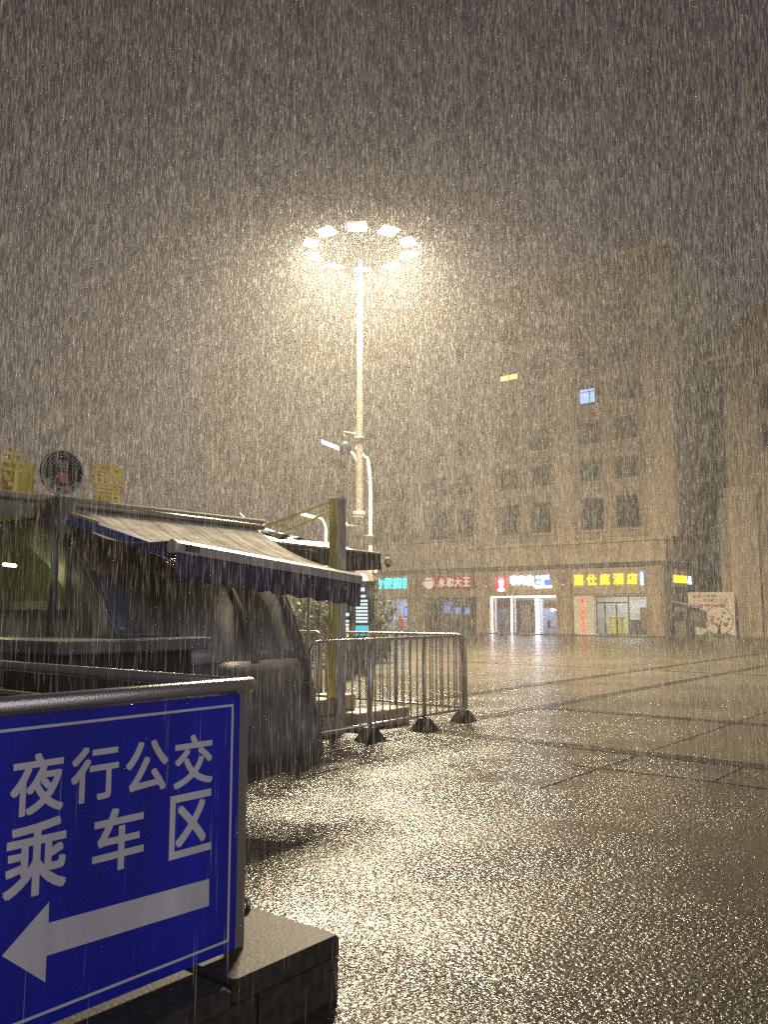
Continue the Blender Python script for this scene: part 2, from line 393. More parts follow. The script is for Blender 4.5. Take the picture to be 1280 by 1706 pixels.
# ------------------------------------------------------------------ ground
single('plaza_ground', MB().box(-70, 190, -130, 190, -0.3, 0), 'plaza', None, None, 0, 0, kind='structure')
bands = [(-20, 49, 8.47, 8.73), (-20, 49, 6.44, 6.70)]
for s0, s1, t0, t1 in bands: single('paving_band', MB().box(s0, s1, t0, t1, 0.001, 0.004), 'band', None, None, (s0+s1)/2, (t0+t1)/2, kind='structure')
for s0, s1, t0, t1 in [(11.96, 12.22, -30, 6.43), (8.74, 9.02, -30, 6.43), (21.35, 21.47, -30, 8.46), (21.35, 21.47, 8.74, 17.5), (7.80, 7.83, -30, 3.9)]:
    single('paving_band', MB().box(s0, s1, t0, t1, 0.001, 0.004), 'band', None, None, (s0+s1)/2, (t0+t1)/2, kind='structure')
for s0, s1, t0, t1 in [(7.84, 8.73, 3.588, 3.600), (9.03, 11.95, 3.588, 3.600), (12.23, 15.5, 3.588, 3.600), (6.6, 7.79, 3.588, 3.600), (7.84, 8.73, 2.53, 2.542)]:
    single('paving_joint', MB().box(s0, s1, t0, t1, 0.001, 0.004), 'joint', None, None, (s0+s1)/2, (t0+t1)/2, kind='structure')

# ------------------------------------------------------------------ main hotel building
FS = 49.6; TC = 18.4
H = thing('hotel_building', 'long beige stone building with shops at ground level and rows of dark windows above', 'building', FS, TC)
TOP = 24.0; TL = 62.0
UF = FS + 0.55                     # the upper facade stands back behind the ledge
bays = [20.0 + 6.05 * k for k in range(7)]
shops = [(19.55, 24.35), (25.55, 30.42), (31.62, 36.28), (37.62, 42.2), (43.6, 48.3), (49.6, 54.3)]
zb, zt = 6.0, TOP
gw = MB()
edges = [TC] + [e for s in shops for e in s] + [TL]
for i in range(0, len(edges), 2): gw.box(FS, FS + 0.6, edges[i], edges[i+1], 0, 4.25)      # piers
for a, b in shops: gw.box(FS, FS + 0.6, a, b, 2.5, 4.25)                                     # lintels
part('return_wall', MB().box(FS + 0.6, FS + 11, TC, TC + 0.5, 0, 4.25).box(UF + 0.4, FS + 12, TC - 0.75, TC - 0.35, zb, zt), 'shadestone', H)
part('shop_front_wall', gw, 'stone', H)
for i in range(0, len(edges) - 2, 2): part('pier_facing', MB().box(FS - 0.14, FS - 0.003, edges[i] + 0.06, edges[i+1] - 0.06, 0.07, 4.25), 'stone', H)
uw = MB()
WIN = []                            # (t0, t1, z0, z1)
rows = [(6.7, 8.76), (9.85, 11.27), (12.32, 13.80), (14.88, 16.2), (17.3, 18.5), (19.9, 21.1)]
prev = TC - 0.75
for b0 in bays:
    for (a, b) in ((b0, b0 + 1.52), (b0 + 2.35, b0 + 3.95)):
        uw.box(UF, UF + 0.4, prev, a, zb, zt); z = zb
        for z0, z1 in rows:
            uw.box(UF, UF + 0.4, a, b, z, z0); z = z1; WIN.append((a, b, z0, z1))
        uw.box(UF, UF + 0.4, a, b, z, zt); prev = b
uw.box(UF, UF + 0.4, prev, TL, zb, zt)
part('upper_wall', uw, 'stone', H)
tr = MB()
for b0 in bays:                     # pilasters between the bays and string courses
    tr.box(UF - 0.16, UF - 0.003, b0 + 4.42, b0 + 5.60, 6.0, 22.6)
    for z in (9.3, 14.3, 19.2): tr.box(UF - 0.10, UF - 0.003, b0 - 0.40, b0 + 4.36, z, z + 0.14)
    for (z0, z1) in rows:
        for a, b in ((b0, b0 + 1.52), (b0 + 2.35, b0 + 3.95)): tr.box(UF - 0.09, UF - 0.003, a - 0.08, b + 0.08, z0 - 0.13, z0 - 0.01)
tr.box(UF - 0.16, UF - 0.003, TC - 0.75, TC + 1.0, 6.0, 22.6)
part('pilaster_trim', tr, 'trim', H)
lg = MB()
lg.box(FS - 0.25, UF + 0.4, TC - 0.25, 32.1, 4.52, 5.78).box(FS - 0.42, UF + 0.4, TC - 0.42, 32.1, 5.78, 5.90).box(FS - 0.33, UF + 0.4, TC - 0.33, 32.1, 5.90, 6.0)
lg.box(FS - 0.30, UF + 0.4, 32.1, TL, 4.52, 6.46).box(FS - 0.48, UF + 0.4, 32.1, TL, 6.46, 6.62)
lg.box(UF + 0.4, FS + 8, TC - 0.25, TC + 0.3, 4.52, 5.9)
part('ledge', lg, 'trim', H)
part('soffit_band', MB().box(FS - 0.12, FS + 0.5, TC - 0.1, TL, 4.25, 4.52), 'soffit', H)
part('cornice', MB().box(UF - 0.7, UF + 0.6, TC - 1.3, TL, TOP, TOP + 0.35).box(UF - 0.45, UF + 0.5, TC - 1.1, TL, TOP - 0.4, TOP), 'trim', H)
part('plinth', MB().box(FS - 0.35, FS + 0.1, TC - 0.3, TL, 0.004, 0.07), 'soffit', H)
fr0 = pn0 = None
wcache = {}
for a, b, z0, z1 in WIN:
    if a > 45: continue
    key = (round(b - a, 2), round(z1 - z0, 2))
    if key not in wcache:
        mb = MB(); s = UF + 0.16; m_ = 0.06
        mb.box(s, s+0.06, a, a+m_, z0, z1).box(s, s+0.06, b-m_, b, z0, z1).box(s, s+0.06, a+m_, b-m_, z0, z0+m_).box(s, s+0.06, a+m_, b-m_, z1-m_, z1)
        mid = (a + b) / 2; zt_ = z0 + (z1 - z0) * 0.7
        mb.box(s+0.004, s+0.05, mid-0.03, mid+0.03, z0+m_, zt_).box(s+0.004, s+0.05, a+m_, b-m_, zt_, zt_+0.05)
        f = part('window', mb, 'winframe', H); p_ = part('pane', MB().box(s+0.02, s+0.035, a+m_, b-m_, z0+m_, z1-m_), 'pane', f)
        wcache[key] = (f, a, z0)
        win = f
    else:
        f0, a0, zz0 = wcache[key]; win = shift(f0, 0, a - a0, z0 - zz0)
    k = (round(a, 1), round(z0, 1))
    sp = UF + 0.19
    if k == (28.4, 17.3): part('lit_panel', MB().box(sp-0.02, sp-0.005, a+0.1, b-0.15, z0+0.35, z1-0.5), 'lit_warm', H, 'warm lit upper window')
    if k == (22.4, 14.9): part('lit_panel', MB().box(sp-0.02, sp-0.005, a+0.45, b-0.12, z0+0.2, z1-0.2), 'lit_blue', H, 'blue lit upper window')
    if random.random() < 0.4: part('curtain', MB().box(sp+0.02, sp+0.03, a+0.07, a+0.07+random.uniform(0.3, 0.75), z0+0.07, z1-0.07), 'curtain', H)

# shop interiors: a lit room behind each opening
def room(a, b, lamp, depth=3.2, wallm='shopwall'):
    mb = MB(); s0 = FS + 0.6; s1 = s0 + depth
    mb.box(s1, s1+0.1, a-0.6, b+0.6, 0, 2.9).box(s0, s1, a-0.7, a-0.6, 0, 2.9).box(s0, s1, b+0.6, b+0.7, 0, 2.9).box(s0, s1, a-0.6, b+0.6, 2.9, 3.0).box(s0, s1, a-0.6, b+0.6, 0.01, 0.05)
    r = part('shop_room', mb, wallm, H)
    if lamp:
        lm = MB()
        for k in (0.25, 0.75):
            c = a + (b-a) * k; lm.box(s0+0.5, s0+2.4, c-0.12, c+0.12, 2.84, 2.88)
        cl = part('ceiling_lamp', lm, lamp, r)
        ad = bpy.data.lights.new('ceiling_glow', 'AREA'); ad.energy = 330; ad.shape = 'RECTANGLE'; ad.size = 1.9; ad.size_y = b - a - 0.6
        ad.color = (0.62, 0.70, 1.0) if lamp == 'ceil' else (1.0, 0.93, 0.82)
        ao = bpy.data.objects.new('ceiling_glow', ad); COL.objects.link(ao); ao.parent = cl; ao.location = (s0 + 1.45 - ORG[H.name][0], (a + b)/2 - ORG[H.name][1], 2.82)
    return r
def frame(mb, a, b, z0, z1, s, d=0.06, wdt=0.06):
    return mb.box(s, s+d, a, a+wdt, z0, z1).box(s, s+d, b-wdt, b, z0, z1).box(s, s+d, a+wdt, b-wdt, z1-wdt, z1).box(s, s+d, a+wdt, b-wdt, z0, z0+wdt)
SG = FS + 0.22
# -- hotel entrance
room(19.55, 24.35, 'ceilwarm')
mb = MB(); frame(mb, 19.57, 22.9, 0.08, 2.48, SG)
mb.box(SG+0.003, SG+0.055, 20.74, 20.82, 0.14, 2.42).box(SG+0.003, SG+0.055, 20.82, 22.84, 2.02, 2.10).box(SG+0.003, SG+0.055, 22.28, 22.36, 0.14, 2.02).box(SG+0.003, SG+0.055, 21.52, 21.60, 0.14, 2.02)
d_ = part('entrance_door', mb, 'darkframe', H); part('pane', MB().box(SG+0.02, SG+0.03, 19.63, 22.84, 0.14, 2.42), 'shopglass', d_)
part('door_handle', MB().tube([(SG-0.05, 21.5, 0.8), (SG-0.05, 21.5, 1.3)], 0.02), 'steel', d_)
r_ = thing('reception_desk', 'dark reception desk inside the lit hotel entrance', 'desk', FS+2.6, 20.9, 0.05)
part('desk_body', MB().box(FS+2.4, FS+2.9, 20.2, 21.6, 0.05, 1.0), 'darkframe', r_); part('desk_top', MB().box(FS+2.35, FS+2.95, 20.15, 21.65, 1.0, 1.05), 'whitepaint', r_)
single('display_cabinet', MB().box(FS+1.6, FS+2.0, 21.7, 22.7, 0.05, 1.15).box(FS+1.55, FS+2.05, 21.65, 22.75, 1.15, 1.2), 'yellow_paint_light', 'yellowish display cabinet just inside the hotel doors', 'cabinet', FS+1.8, 22.2, 0.05)
pb = thing('hotel_text_panel', 'cream wall panel with red vertical writing left of the hotel doors', 'sign', FS+0.1, 23.65, 0.12)
part('panel', MB().box(FS+0.04, FS+0.16, 22.95, 24.33, 0.14, 2.48), 'cream', pb)
mb = MB()
for i, ch in enumerate('嘉仕庭精选酒店'[:6]): text(ch, (23.85, 23.57, 2.08 - i*0.375, 2.36 - i*0.375), 'facade', FS+0.04, 0.03, 0.0, mb)
part('lettering', mb, 'redlit', pb)
rb = thing('red_notice_panel', 'red panel with pale characters behind the right hotel window', 'sign', FS+0.5, 19.85, 0.4)
part('panel', MB().box(FS+0.32, FS+0.36, 19.62, 20.1, 0.35, 1.75), 'redpaint', rb)
mb = MB()
for i, ch in enumerate('欢迎光临'): text(ch, (20.0, 19.72, 1.42 - i*0.33, 1.68 - i*0.33), 'facade', FS+0.32, 0.01, 0.03, mb)
part('lettering', mb, 'cream', rb)
sg = thing('yellow_hotel_sign', 'large yellow lit hotel characters with small blue column on stone band', 'sign', FS, 22.0, 3.1)
part('sign_band', MB().box(FS-0.06, FS-0.003, 19.55, 24.35, 2.62, 4.2), 'signboard', sg)
mb = MB()
for i, ch in enumerate('嘉仕庭酒店'): text(ch, (24.22 - i*0.885, 23.58 - i*0.885, 3.17, 3.83), 'facade', FS-0.06, 0.07, 0.012, mb)
part('lettering', mb, 'yellowlit', sg)
part('blue_backing', MB().box(FS-0.09, FS-0.06, 19.62, 19.88, 3.08, 3.94), 'bluelit', sg)
mb = MB()
for i, ch in enumerate('上海南站'): text(ch, (19.84, 19.66, 3.73 - i*0.21, 3.90 - i*0.21), 'facade', FS-0.09, 0.02, 0.02, mb)
part('small_lettering', mb, 'whitelit', sg)
ss = thing('side_hotel_sign', 'narrow yellow hotel sign on the dark side wall round the corner', 'sign', 52.2, TC, 3.2)
part('sign_band', MB().box(50.8, 54.1, TC-0.08, TC-0.003, 3.0, 4.1), 'signboard', ss)
mb = MB()
for i, ch in enumerate('嘉仕庭酒店'): text(ch, (50.93 + i*0.47, 51.33 + i*0.47, 3.27, 3.72), 'front', TC-0.08, 0.06, 0.02, mb)
part('lettering', mb, 'yellowlit', ss)
part('blue_backing', MB().box(53.32, 53.95, TC-0.12, TC-0.08, 3.2, 3.74), 'bluelit', ss)
mb = text('上海', (53.36, 53.88, 3.49, 3.71), 'front', TC-0.12, 0.02, 0.02); text('南站', (53.36, 53.88, 3.23, 3.45), 'front', TC-0.12, 0.02, 0.02, mb)
part('small_lettering', mb, 'whitelit', ss)
# -- noodle restaurant with white led frame
room(25.55, 30.42, 'ceil')
mb = MB(); frame(mb, 25.57, 30.40, 0.08, 2.48, SG).box(SG+0.003, SG+0.055, 28.84, 28.92, 0.14, 2.42).box(SG+0.003, SG+0.055, 26.9, 27.0, 0.14, 2.42)
d_ = part('restaurant_front', mb, 'wood', H); part('pane', MB().box(SG+0.02, SG+0.03, 25.63, 30.34, 0.14, 2.42), 'shopglass', d_)
ld = MB(); e = FS - 0.02
for t in (30.38, 28.86, 27.02, 26.86): ld.box(e, e+0.05, t-0.035, t+0.035, 0.08, 2.52)
ld.box(e, e+0.05, 27.06, 30.34, 2.45, 2.52).box(e, e+0.05, 25.58, 26.82, 2.45, 2.52)
part('led_frame', ld, 'strip', d_)
dr = part('wooden_door', MB().box(SG+0.08, SG+0.14, 27.05, 28.8, 0.08, 2.3), 'wood', d_)
part('door_panel', MB().box(SG+0.05, SG+0.078, 27.55, 28.35, 0.2, 1.95), 'whitepaint', dr)
part('door_handle', MB().box(SG+0.0, SG+0.045, 27.38, 27.46, 0.5, 1.5), 'wood', dr)
for nm, a, b, z0, z1, m_, lb in [('food_poster', 25.6, 26.75, 1.72, 2.3, 'cream', 'white food poster hung in the right restaurant window'), ('brown_poster', 29.0, 30.1, 1.7, 2.3, 'redbanner', 'brown patterned poster hung in the left restaurant window')]:
    po = thing(nm, lb, 'poster', FS+0.5, (a+b)/2, z0); part('sheet', MB().box(FS+0.34, FS+0.37, a, b, z0, z1), m_, po)
    mb = MB()
    for q in range(3 if nm == 'food_poster' else 9):
        cx, cz = (a + 0.25 + q*0.33, z0+0.2) if nm == 'food_poster' else (a+0.15+0.1*q, z0+0.12+0.35*random.random())
        mb.flat(disc(cx, cz, 0.14 if nm == 'food_poster' else 0.045, 14), 'facade', FS+0.34, 0.006)
    part('picture', mb, 'orange' if nm == 'food_poster' else 'brown', po)
def table(t, s, lbl):
    o = thing('dining_table', lbl, 'table', s, t, 0.05, 'tables in the noodle restaurant')
    part('table_top', MB().box(s-0.3, s+0.3, t-0.4, t+0.4, 0.72, 0.76), 'whitepaint', o)
    part('leg', MB().tube([(s, t, 0.07), (s, t, 0.72)], 0.03), 'black', o); part('base', MB().box(s-0.2, s+0.2, t-0.2, t+0.2, 0.05, 0.07), 'black', o)
    return o
def chair(t, s, lbl):
    o = thing('dining_chair', lbl, 'chair', s, t, 0.05, 'chairs in the noodle restaurant')
    part('seat', MB().box(s-0.2, s+0.2, t-0.2, t+0.2, 0.44, 0.48), 'brown', o); part('backrest', MB().box(s-0.2, s+0.2, t+0.17, t+0.2, 0.48, 0.92), 'brown', o)
    for ds in (-0.17, 0.17):
        for dt in (-0.17, 0.17): part('leg', MB().box(s+ds-0.015, s+ds+0.015, t+dt-0.015, t+dt+0.015, 0.05, 0.44), 'black', o)
    return o
table(26.0, FS+1.4, 'white dining table seen through the right restaurant window'); chair(26.55, FS+1.2, 'brown dining chair beside the table in the right restaurant window')
table(29.4, FS+1.6, 'white dining table seen through the left restaurant window'); chair(29.95, FS+1.3, 'brown dining chair at the table in the left restaurant window')
hl = thing('pendant_lamp', 'round white pendant lamp hanging in the right restaurant window', 'lamp', FS+1.4, 26.2, 1.5, 'pendant lamps in the noodle restaurant')
part('bulb', MB().sphere((FS+1.4, 26.2, 1.62), 0.1), 'strip', hl); part('cord', MB().tube([(FS+1.4, 26.2, 1.7), (FS+1.4, 26.2, 2.9)], 0.008, 5), 'black', hl)
for t, lb in ((26.55, 'round white pendant lamp nearer the door of the right restaurant window'), (29.2, 'round white pendant lamp hanging in the left restaurant window')): dup_thing(hl, FS+1.4, t, 1.5, lb)
ns = thing('white_restaurant_sign', 'white lit restaurant characters with red oval portrait badge above the led frame', 'sign', FS, 28.0, 3.0)
part('sign_band', MB().box(FS-0.06, FS-0.003, 25.55, 30.42, 2.62, 4.2), 'signboard', ns)
part('blue_backing', MB().box(FS-0.08, FS-0.06, 25.9, 26.98, 3.2, 3.9), 'bluelit', ns)
mb = MB()
for i, ch in enumerate('李先生'): text(ch, (28.88 - i*0.62, 28.30 - i*0.62, 3.28, 3.88), 'facade', FS-0.06, 0.08, 0.006, mb)
for i, ch in enumerate('牛肉面'): text(ch, (26.93 - i*0.33, 26.64 - i*0.33, 3.60, 3.86), 'facade', FS-0.08, 0.03, 0.012, mb)
for i, ch in enumerate('大王'): text(ch, (26.93 - i*0.33, 26.64 - i*0.33, 3.28, 3.54), 'facade', FS-0.08, 0.03, 0.012, mb)
mb.flat([(27.02, 3.05), (25.86, 3.05), (25.80, 3.12), (25.86, 3.19), (27.02, 3.19), (27.08, 3.12)], 'facade', FS-0.06, 0.06)
part('lettering', mb, 'whitelit', ns)
bd = part('badge', MB().flat(disc(29.57, 3.36, 0.50, 32, 0.54), 'facade', FS-0.06, 0.05), 'redoval', ns)
mb = MB().flat([(29.80, 3.02), (29.88, 2.92), (29.57, 2.84), (29.28, 2.92), (29.34, 3.02), (29.45, 3.10), (29.44, 3.2), (29.38, 3.34), (29.37, 3.55), (29.44, 3.7), (29.57, 3.75), (29.70, 3.7), (29.77, 3.55), (29.76, 3.34), (29.70, 3.2), (29.69, 3.10)], 'facade', FS-0.11, 0.02)
part('portrait', mb, 'whitelit', bd)
mb = MB().flat([(29.74, 3.56), (29.66, 3.60), (29.5, 3.6), (29.41, 3.55), (29.42, 3.66), (29.57, 3.73), (29.72, 3.66)], 'facade', FS-0.13, 0.006)
for cx in (29.65, 29.50): mb.flat(disc(cx, 3.46, 0.03, 8), 'facade', FS-0.13, 0.006)
mb.flat([(29.66, 3.06), (29.60, 2.96), (29.50, 3.04), (29.57, 3.09)], 'facade', FS-0.13, 0.006)
part('portrait_lines', mb, 'black', bd)
# -- closed restaurant with the dark red board
room(31.62, 36.28, None, wallm='soffit')
mb = MB(); frame(mb, 31.64, 36.26, 0.12, 2.5, SG)
for t in (34.62, 33.06): mb.box(SG+0.003, SG+0.055, t-0.05, t+0.05, 0.18, 2.44)
mb.box(SG+0.003, SG+0.055, 33.86, 33.98, 0.18, 2.0).box(SG+0.003, SG+0.055, 33.11, 34.57, 2.0, 2.08)
for a, b in ((31.7, 33.01), (34.67, 36.2)): mb.box(SG+0.003, SG+0.055, a, b, 2.2, 2.25).box(SG+0.003, SG+0.055, a, b, 0.98, 1.02)
d_ = part('restaurant_front', mb, 'shopframe', H); part('pane', MB().box(SG+0.02, SG+0.03, 31.7, 36.2, 0.18, 2.44), 'shopglass', d_)
for a, b in ((31.7, 33.0), (34.7, 36.2)): part('red_strip', MB().box(SG+0.06, SG+0.075, a, b, 0.68, 0.97), 'redbanner', d_)
for a, b, z0, z1, lb in ((34.75, 35.55, 1.4, 2.2, 'pale blue lit screen behind the left window of the closed restaurant'), (34.0, 34.5, 1.35, 1.8, 'pale blue lit screen behind the left door leaf of the closed restaurant'), (33.25, 33.65, 1.35, 1.8, 'pale blue lit screen behind the right door leaf of the closed restaurant')):
    o = thing('menu_screen', lb, 'screen', FS+2, (a+b)/2, z0, 'lit screens in the closed restaurant'); part('display', MB().box(FS+1.6, FS+1.64, a, b, z0, z1), 'skyscreen', o); part('frame', frame(MB(), a-0.04, b+0.04, z0-0.04, z1+0.04, FS+1.66, 0.03, 0.05), 'black', o)
    part('hanger', MB().box(FS+1.7, FS+1.73, (a+b)/2-0.02, (a+b)/2+0.02, z1+0.03, 2.9), 'black', o)
ys = thing('dark_red_restaurant_sign', 'unlit dark red board with faintly glowing pale characters and round cup emblem', 'sign', FS, 34.0, 3.1)
part('board', MB().box(FS-0.12, FS-0.003, 31.9, 36.2, 3.16, 4.0), 'redpaint', ys); part('board_edge', MB().box(FS-0.07, FS-0.003, 36.2, 36.45, 3.1, 4.05), 'wood', ys); part('board_edge', MB().box(FS-0.07, FS-0.003, 31.65, 31.9, 3.1, 4.05), 'wood', ys)
mb = MB()
for i, ch in enumerate('永和大王'): text(ch, (34.74 - i*0.70, 34.18 - i*0.70, 3.26, 3.87), 'facade', FS-0.12, 0.04, 0.03, mb)
part('lettering', mb, 'paleglow', ys)
cup = MB().flat([(36.02, 3.68), (35.98, 3.4), (35.85, 3.2), (35.58, 3.1), (35.3, 3.2), (35.18, 3.4), (35.12, 3.72)], 'facade', FS-0.12, 0.05)
cup.flat([(35.95, 3.74), (35.2, 3.80), (35.3, 3.92), (35.55, 3.9), (35.8, 3.97)], 'facade', FS-0.12, 0.05); ringmb(cup, 36.02, 3.5, 0.07, 0.13, 'facade', FS-0.12, 0.045, 16)
part('cup_emblem', cup, 'paleglow', ys)
# -- cyan convenience hotel
room(37.62, 42.2, 'ceil')
mb = MB(); frame(mb, 37.64, 42.18, 0.05, 2.48, SG).box(SG+0.003, SG+0.055, 38.9, 38.97, 0.11, 2.42).box(SG+0.003, SG+0.055, 40.4, 40.47, 0.11, 2.42)
d_ = part('convenience_front', mb, 'shopframe', H); part('pane', MB().box(SG+0.02, SG+0.03, 37.7, 42.12, 0.11, 2.42), 'shopglass', d_)
for a, b in ((38.7, 39.35), (39.5, 40.2)):
    o = thing('wall_screen', 'blue lit screen on the dark back panel, %s one' % ('right' if a < 39 else 'left'), 'screen', FS+3, (a+b)/2, 1.2, 'blue screens in the convenience hotel')
    part('display', MB().box(FS+3.0, FS+3.04, a, b, 1.2, 1.75), 'screen', o); part('back_panel', MB().box(FS+3.05, FS+3.15, a-0.1, b+0.1, 1.0, 1.9), 'darkframe', o)
single('white_counter', MB().bbox(FS+1.9, FS+2.4, 38.9, 41.0, 0.05, 0.98, 0.02), 'whitepaint', 'white service counter in the blue lit shop', 'counter', FS+2.1, 39.9, 0.05)
single('brown_side_cabinet', MB().bbox(FS+1.9, FS+2.3, 38.5, 38.85, 0.05, 0.9, 0.02), 'wood', 'narrow brown cabinet beside the white counter', 'cabinet', FS+2.1, 38.7, 0.05)
cs = thing('cyan_shop_sign', 'cyan lit characters above the blue lit shop', 'sign', FS, 39.5, 3.2)
part('sign_band', MB().box(FS-0.06, FS-0.003, 37.62, 42.2, 2.62, 4.2), 'signboard', cs)
mb = MB()
for i, ch in enumerate('东方便捷'): text(ch, (41.55 - i*0.88, 40.82 - i*0.88, 3.24, 3.98), 'facade', FS-0.06, 0.07, 0.04, mb)
for i, ch in enumerate('酒店'): text(ch, (38.02, 37.66, 3.62 - i*0.38, 3.96 - i*0.38), 'facade', FS-0.06, 0.07, 0.03, mb)
part('lettering', mb, 'cyan', cs)
um = thing('folded_parasol', 'folded red parasol standing beside the blue lit shop front', 'parasol', FS-0.6, 37.8)
part('canopy', MB().tube([(FS-0.6, 37.8, 0.25), (FS-0.6, 37.8, 0.6), (FS-0.6, 37.8, 1.0), (FS-0.6, 37.8, 1.25)], [0.24, 0.25, 0.15, 0.04], 10), 'redpaint', um)
part('pole', MB().tube([(FS-0.6, 37.8, 0.05), (FS-0.6, 37.8, 0.3)], 0.02), 'steel', um); part('base', MB().tube([(FS-0.6, 37.8, 0.0), (FS-0.6, 37.8, 0.06)], 0.2, 12), 'black', um)
# -- two further shops mostly hidden behind the awnings
for a, b, st in ((43.6, 48.3, 'ceil'), (49.6, 54.3, 'ceil')):
    room(a, b, st)
    mb = MB(); frame(mb, a+0.02, b-0.02, 0.05, 2.48, SG).box(SG+0.003, SG+0.055, (a+b)/2-0.04, (a+b)/2+0.04, 0.11, 2.42)
    d_ = part('shop_front', mb, 'shopframe', H); part('pane', MB().box(SG+0.02, SG+0.03, a+0.08, b-0.08, 0.11, 2.42), 'shopglass', d_)
# small lamps and cameras on the facade
for t, z, lb in ((24.95, 4.05, 'small dome camera left of the yellow hotel sign'), (30.75, 3.2, 'small camera on the pier between the two restaurants'), (24.95, 3.2, 'small lower camera left of the yellow hotel sign')):
    o = thing('security_camera', lb, 'camera', FS-0.2, t, z, 'cameras on the facade piers')
    part('body', MB().sphere((FS-0.2, t, z), 0.1), 'whitepaint', o); part('bracket', MB().box(FS-0.2, FS-0.003, t-0.02, t+0.02, z+0.06, z+0.1), 'postgrey', o)

# ------------------------------------------------------------------ right block, set back across the alley
RS = 53.5
RB = thing('stone_block_building', 'beige stone block with tall pilaster and red tiled roof at right edge', 'building', RS, 16.0)
part('wall', MB().box(RS, RS+12, -6, 16.3, 0, 8.5).box(RS+0.25, RS+12, -6, 15.7, 8.5, 12.75).box(RS+0.25, RS+12, 13.75, 15.7, 12.75, 16.7).box(RS+0.6, RS+12, -6, 13.75, 12.75, 16.7), 'stone', RB)
pl = MB().box(RS-0.35, RS-0.003, 13.95, 15.55, 0, 8.5).box(RS-0.55, RS+0.3, 13.75, 15.75, 8.5, 9.05).box(RS-0.45, RS+0.3, 13.85, 15.65, 8.3, 8.5)
for z in np.arange(0.9, 8.2, 0.86): pl.box(RS-0.39, RS-0.353, 13.93, 15.57, z, z+0.72)
part('pilaster', pl, 'trim', RB)
part('cornice', MB().box(RS-0.5, RS+12, -6, 16.1, 16.7, 17.1).box(RS-0.75, RS+12, -6, 16.3, 17.1, 17.35).box(RS-0.1, RS+12, -6, 13.7, 8.6, 9.0), 'trim', RB)
def rf(u, v): return (RS - 0.6 + v*5.0, 16.2 - u*22 - v*1.5, 17.36 + v*4.6)
part('roof', MB().sheet(rf, 20, 6, 0.12), 'rooftile', RB)
for z0, z1 in ((13.85, 15.45), (11.4, 12.95), (5.4, 7.0)):
    for t0 in (12.1, 10.0):
        f = part('window', frame(MB(), t0, t0+1.45, z0, z1, RS+(0.5 if z0 > 13 else 0.15 if z0 > 9 else -0.07), 0.09), 'winframe', RB)
        part('pane', MB().box(RS+(0.53 if z0 > 13 else 0.18 if z0 > 9 else -0.04), RS+(0.57 if z0 > 13 else 0.22 if z0 > 9 else -0.01), t0+0.06, t0+1.39, z0+0.06, z1-0.06), 'pane', f)
# charity poster board
pb = thing('charity_poster_board', 'cream poster board with heart tree in circle beside stone block', 'poster', 52.5, 16.7)
PS = 52.5
part('board', MB().box(PS, PS+0.08, 15.3, 18.05, 0.03, 2.68), 'cream', pb)
mb = MB(); ringmb(mb, 16.27, 0.98, 0.83, 0.87, 'facade', PS, 0.012, 44); text('儿童成长', (17.15, 16.28, 2.36, 2.55), 'facade', PS, 0.012, 0.0, mb); text('挥洒爱心', (17.12, 16.24, 2.08, 2.29), 'facade', PS, 0.012, 0.0, mb)
mb.flat([(16.42, 0.16), (16.12, 0.16), (16.18, 0.5), (16.08, 0.95), (16.14, 0.95), (16.24, 0.66), (16.42, 0.8), (16.44, 0.76), (16.32, 0.52)], 'facade', PS, 0.014)
part('dark_print', mb, 'ink', pb)
mb = MB()
for cx in (17.62, 17.34): ringmb(mb, cx, 2.44, 0.0, 0.13, 'facade', PS, 0.010, 18)
mb.flat(disc(16.0, 1.45, 0.08, 3), 'facade', PS, 0.012)
def heart(cx, cz, r, m_):
    pts = []
    for k in range(24):
        a = 2*math.pi*k/24; pts.append((cx + r*math.sin(a)**3, cz + r*(0.81*math.cos(a) - 0.31*math.cos(2*a) - 0.125*math.cos(3*a) - 0.06*math.cos(4*a))))
    m_.flat(pts, 'facade', PS, 0.013)
heart(15.85, 0.72, 0.17, mb); heart(16.27, 1.05, 0.10, mb); heart(15.92, 1.42, 0.09, mb)
for cx, cz, h_ in ((16.62, 0.72, 0.55), (16.85, 0.55, 0.5)):
    mb.flat([(cx+0.05, cz), (cx-0.03, cz), (cx-0.06, cz+0.62*h_), (cx-0.18, cz+0.9*h_), (cx-0.14, cz+0.94*h_), (cx, cz+0.75*h_), (cx+0.14, cz+0.94*h_), (cx+0.18, cz+0.9*h_), (cx+0.07, cz+0.62*h_)], 'facade', PS, 0.013); mb.flat(disc(cx, cz+0.92*h_, 0.055, 10), 'facade', PS, 0.013)
for k in range(4): mb.flat([(17.48-k*0.44, 1.94), (17.12-k*0.44, 1.94), (17.12-k*0.44, 1.82), (17.48-k*0.44, 1.82)], 'facade', PS, 0.012)
text('公益', (16.2, 15.66, 1.98, 2.28), 'facade', PS, 0.012, 0.0, mb)
part('red_print', mb, 'inkred', pb)
mb = text('关', (17.71, 17.53, 2.36, 2.52), 'facade', PS-0.011, 0.006, 0.0); text('爱', (17.43, 17.25, 2.36, 2.52), 'facade', PS-0.011, 0.006, 0.0, mb); part('pale_print', mb, 'cream', pb)
mb = MB(); heart(15.68, 1.05, 0.1, mb); heart(16.05, 1.22, 0.08, mb); mb.flat(disc(17.75, 0.92, 0.11, 16), 'facade', PS, 0.012)
hill = [(18.04, 0.04)] + [(18.04 - 2.7*k/20, 0.10 + 0.06*math.sin(k*0.9) + 0.16*math.exp(-((k-9)/3.2)**2) + 0.1*math.exp(-((k-17)/2.5)**2)) for k in range(21)] + [(15.31, 0.04)]
mb.flat(hill, 'facade', PS, 0.010); part('green_print', mb, 'green', pb)
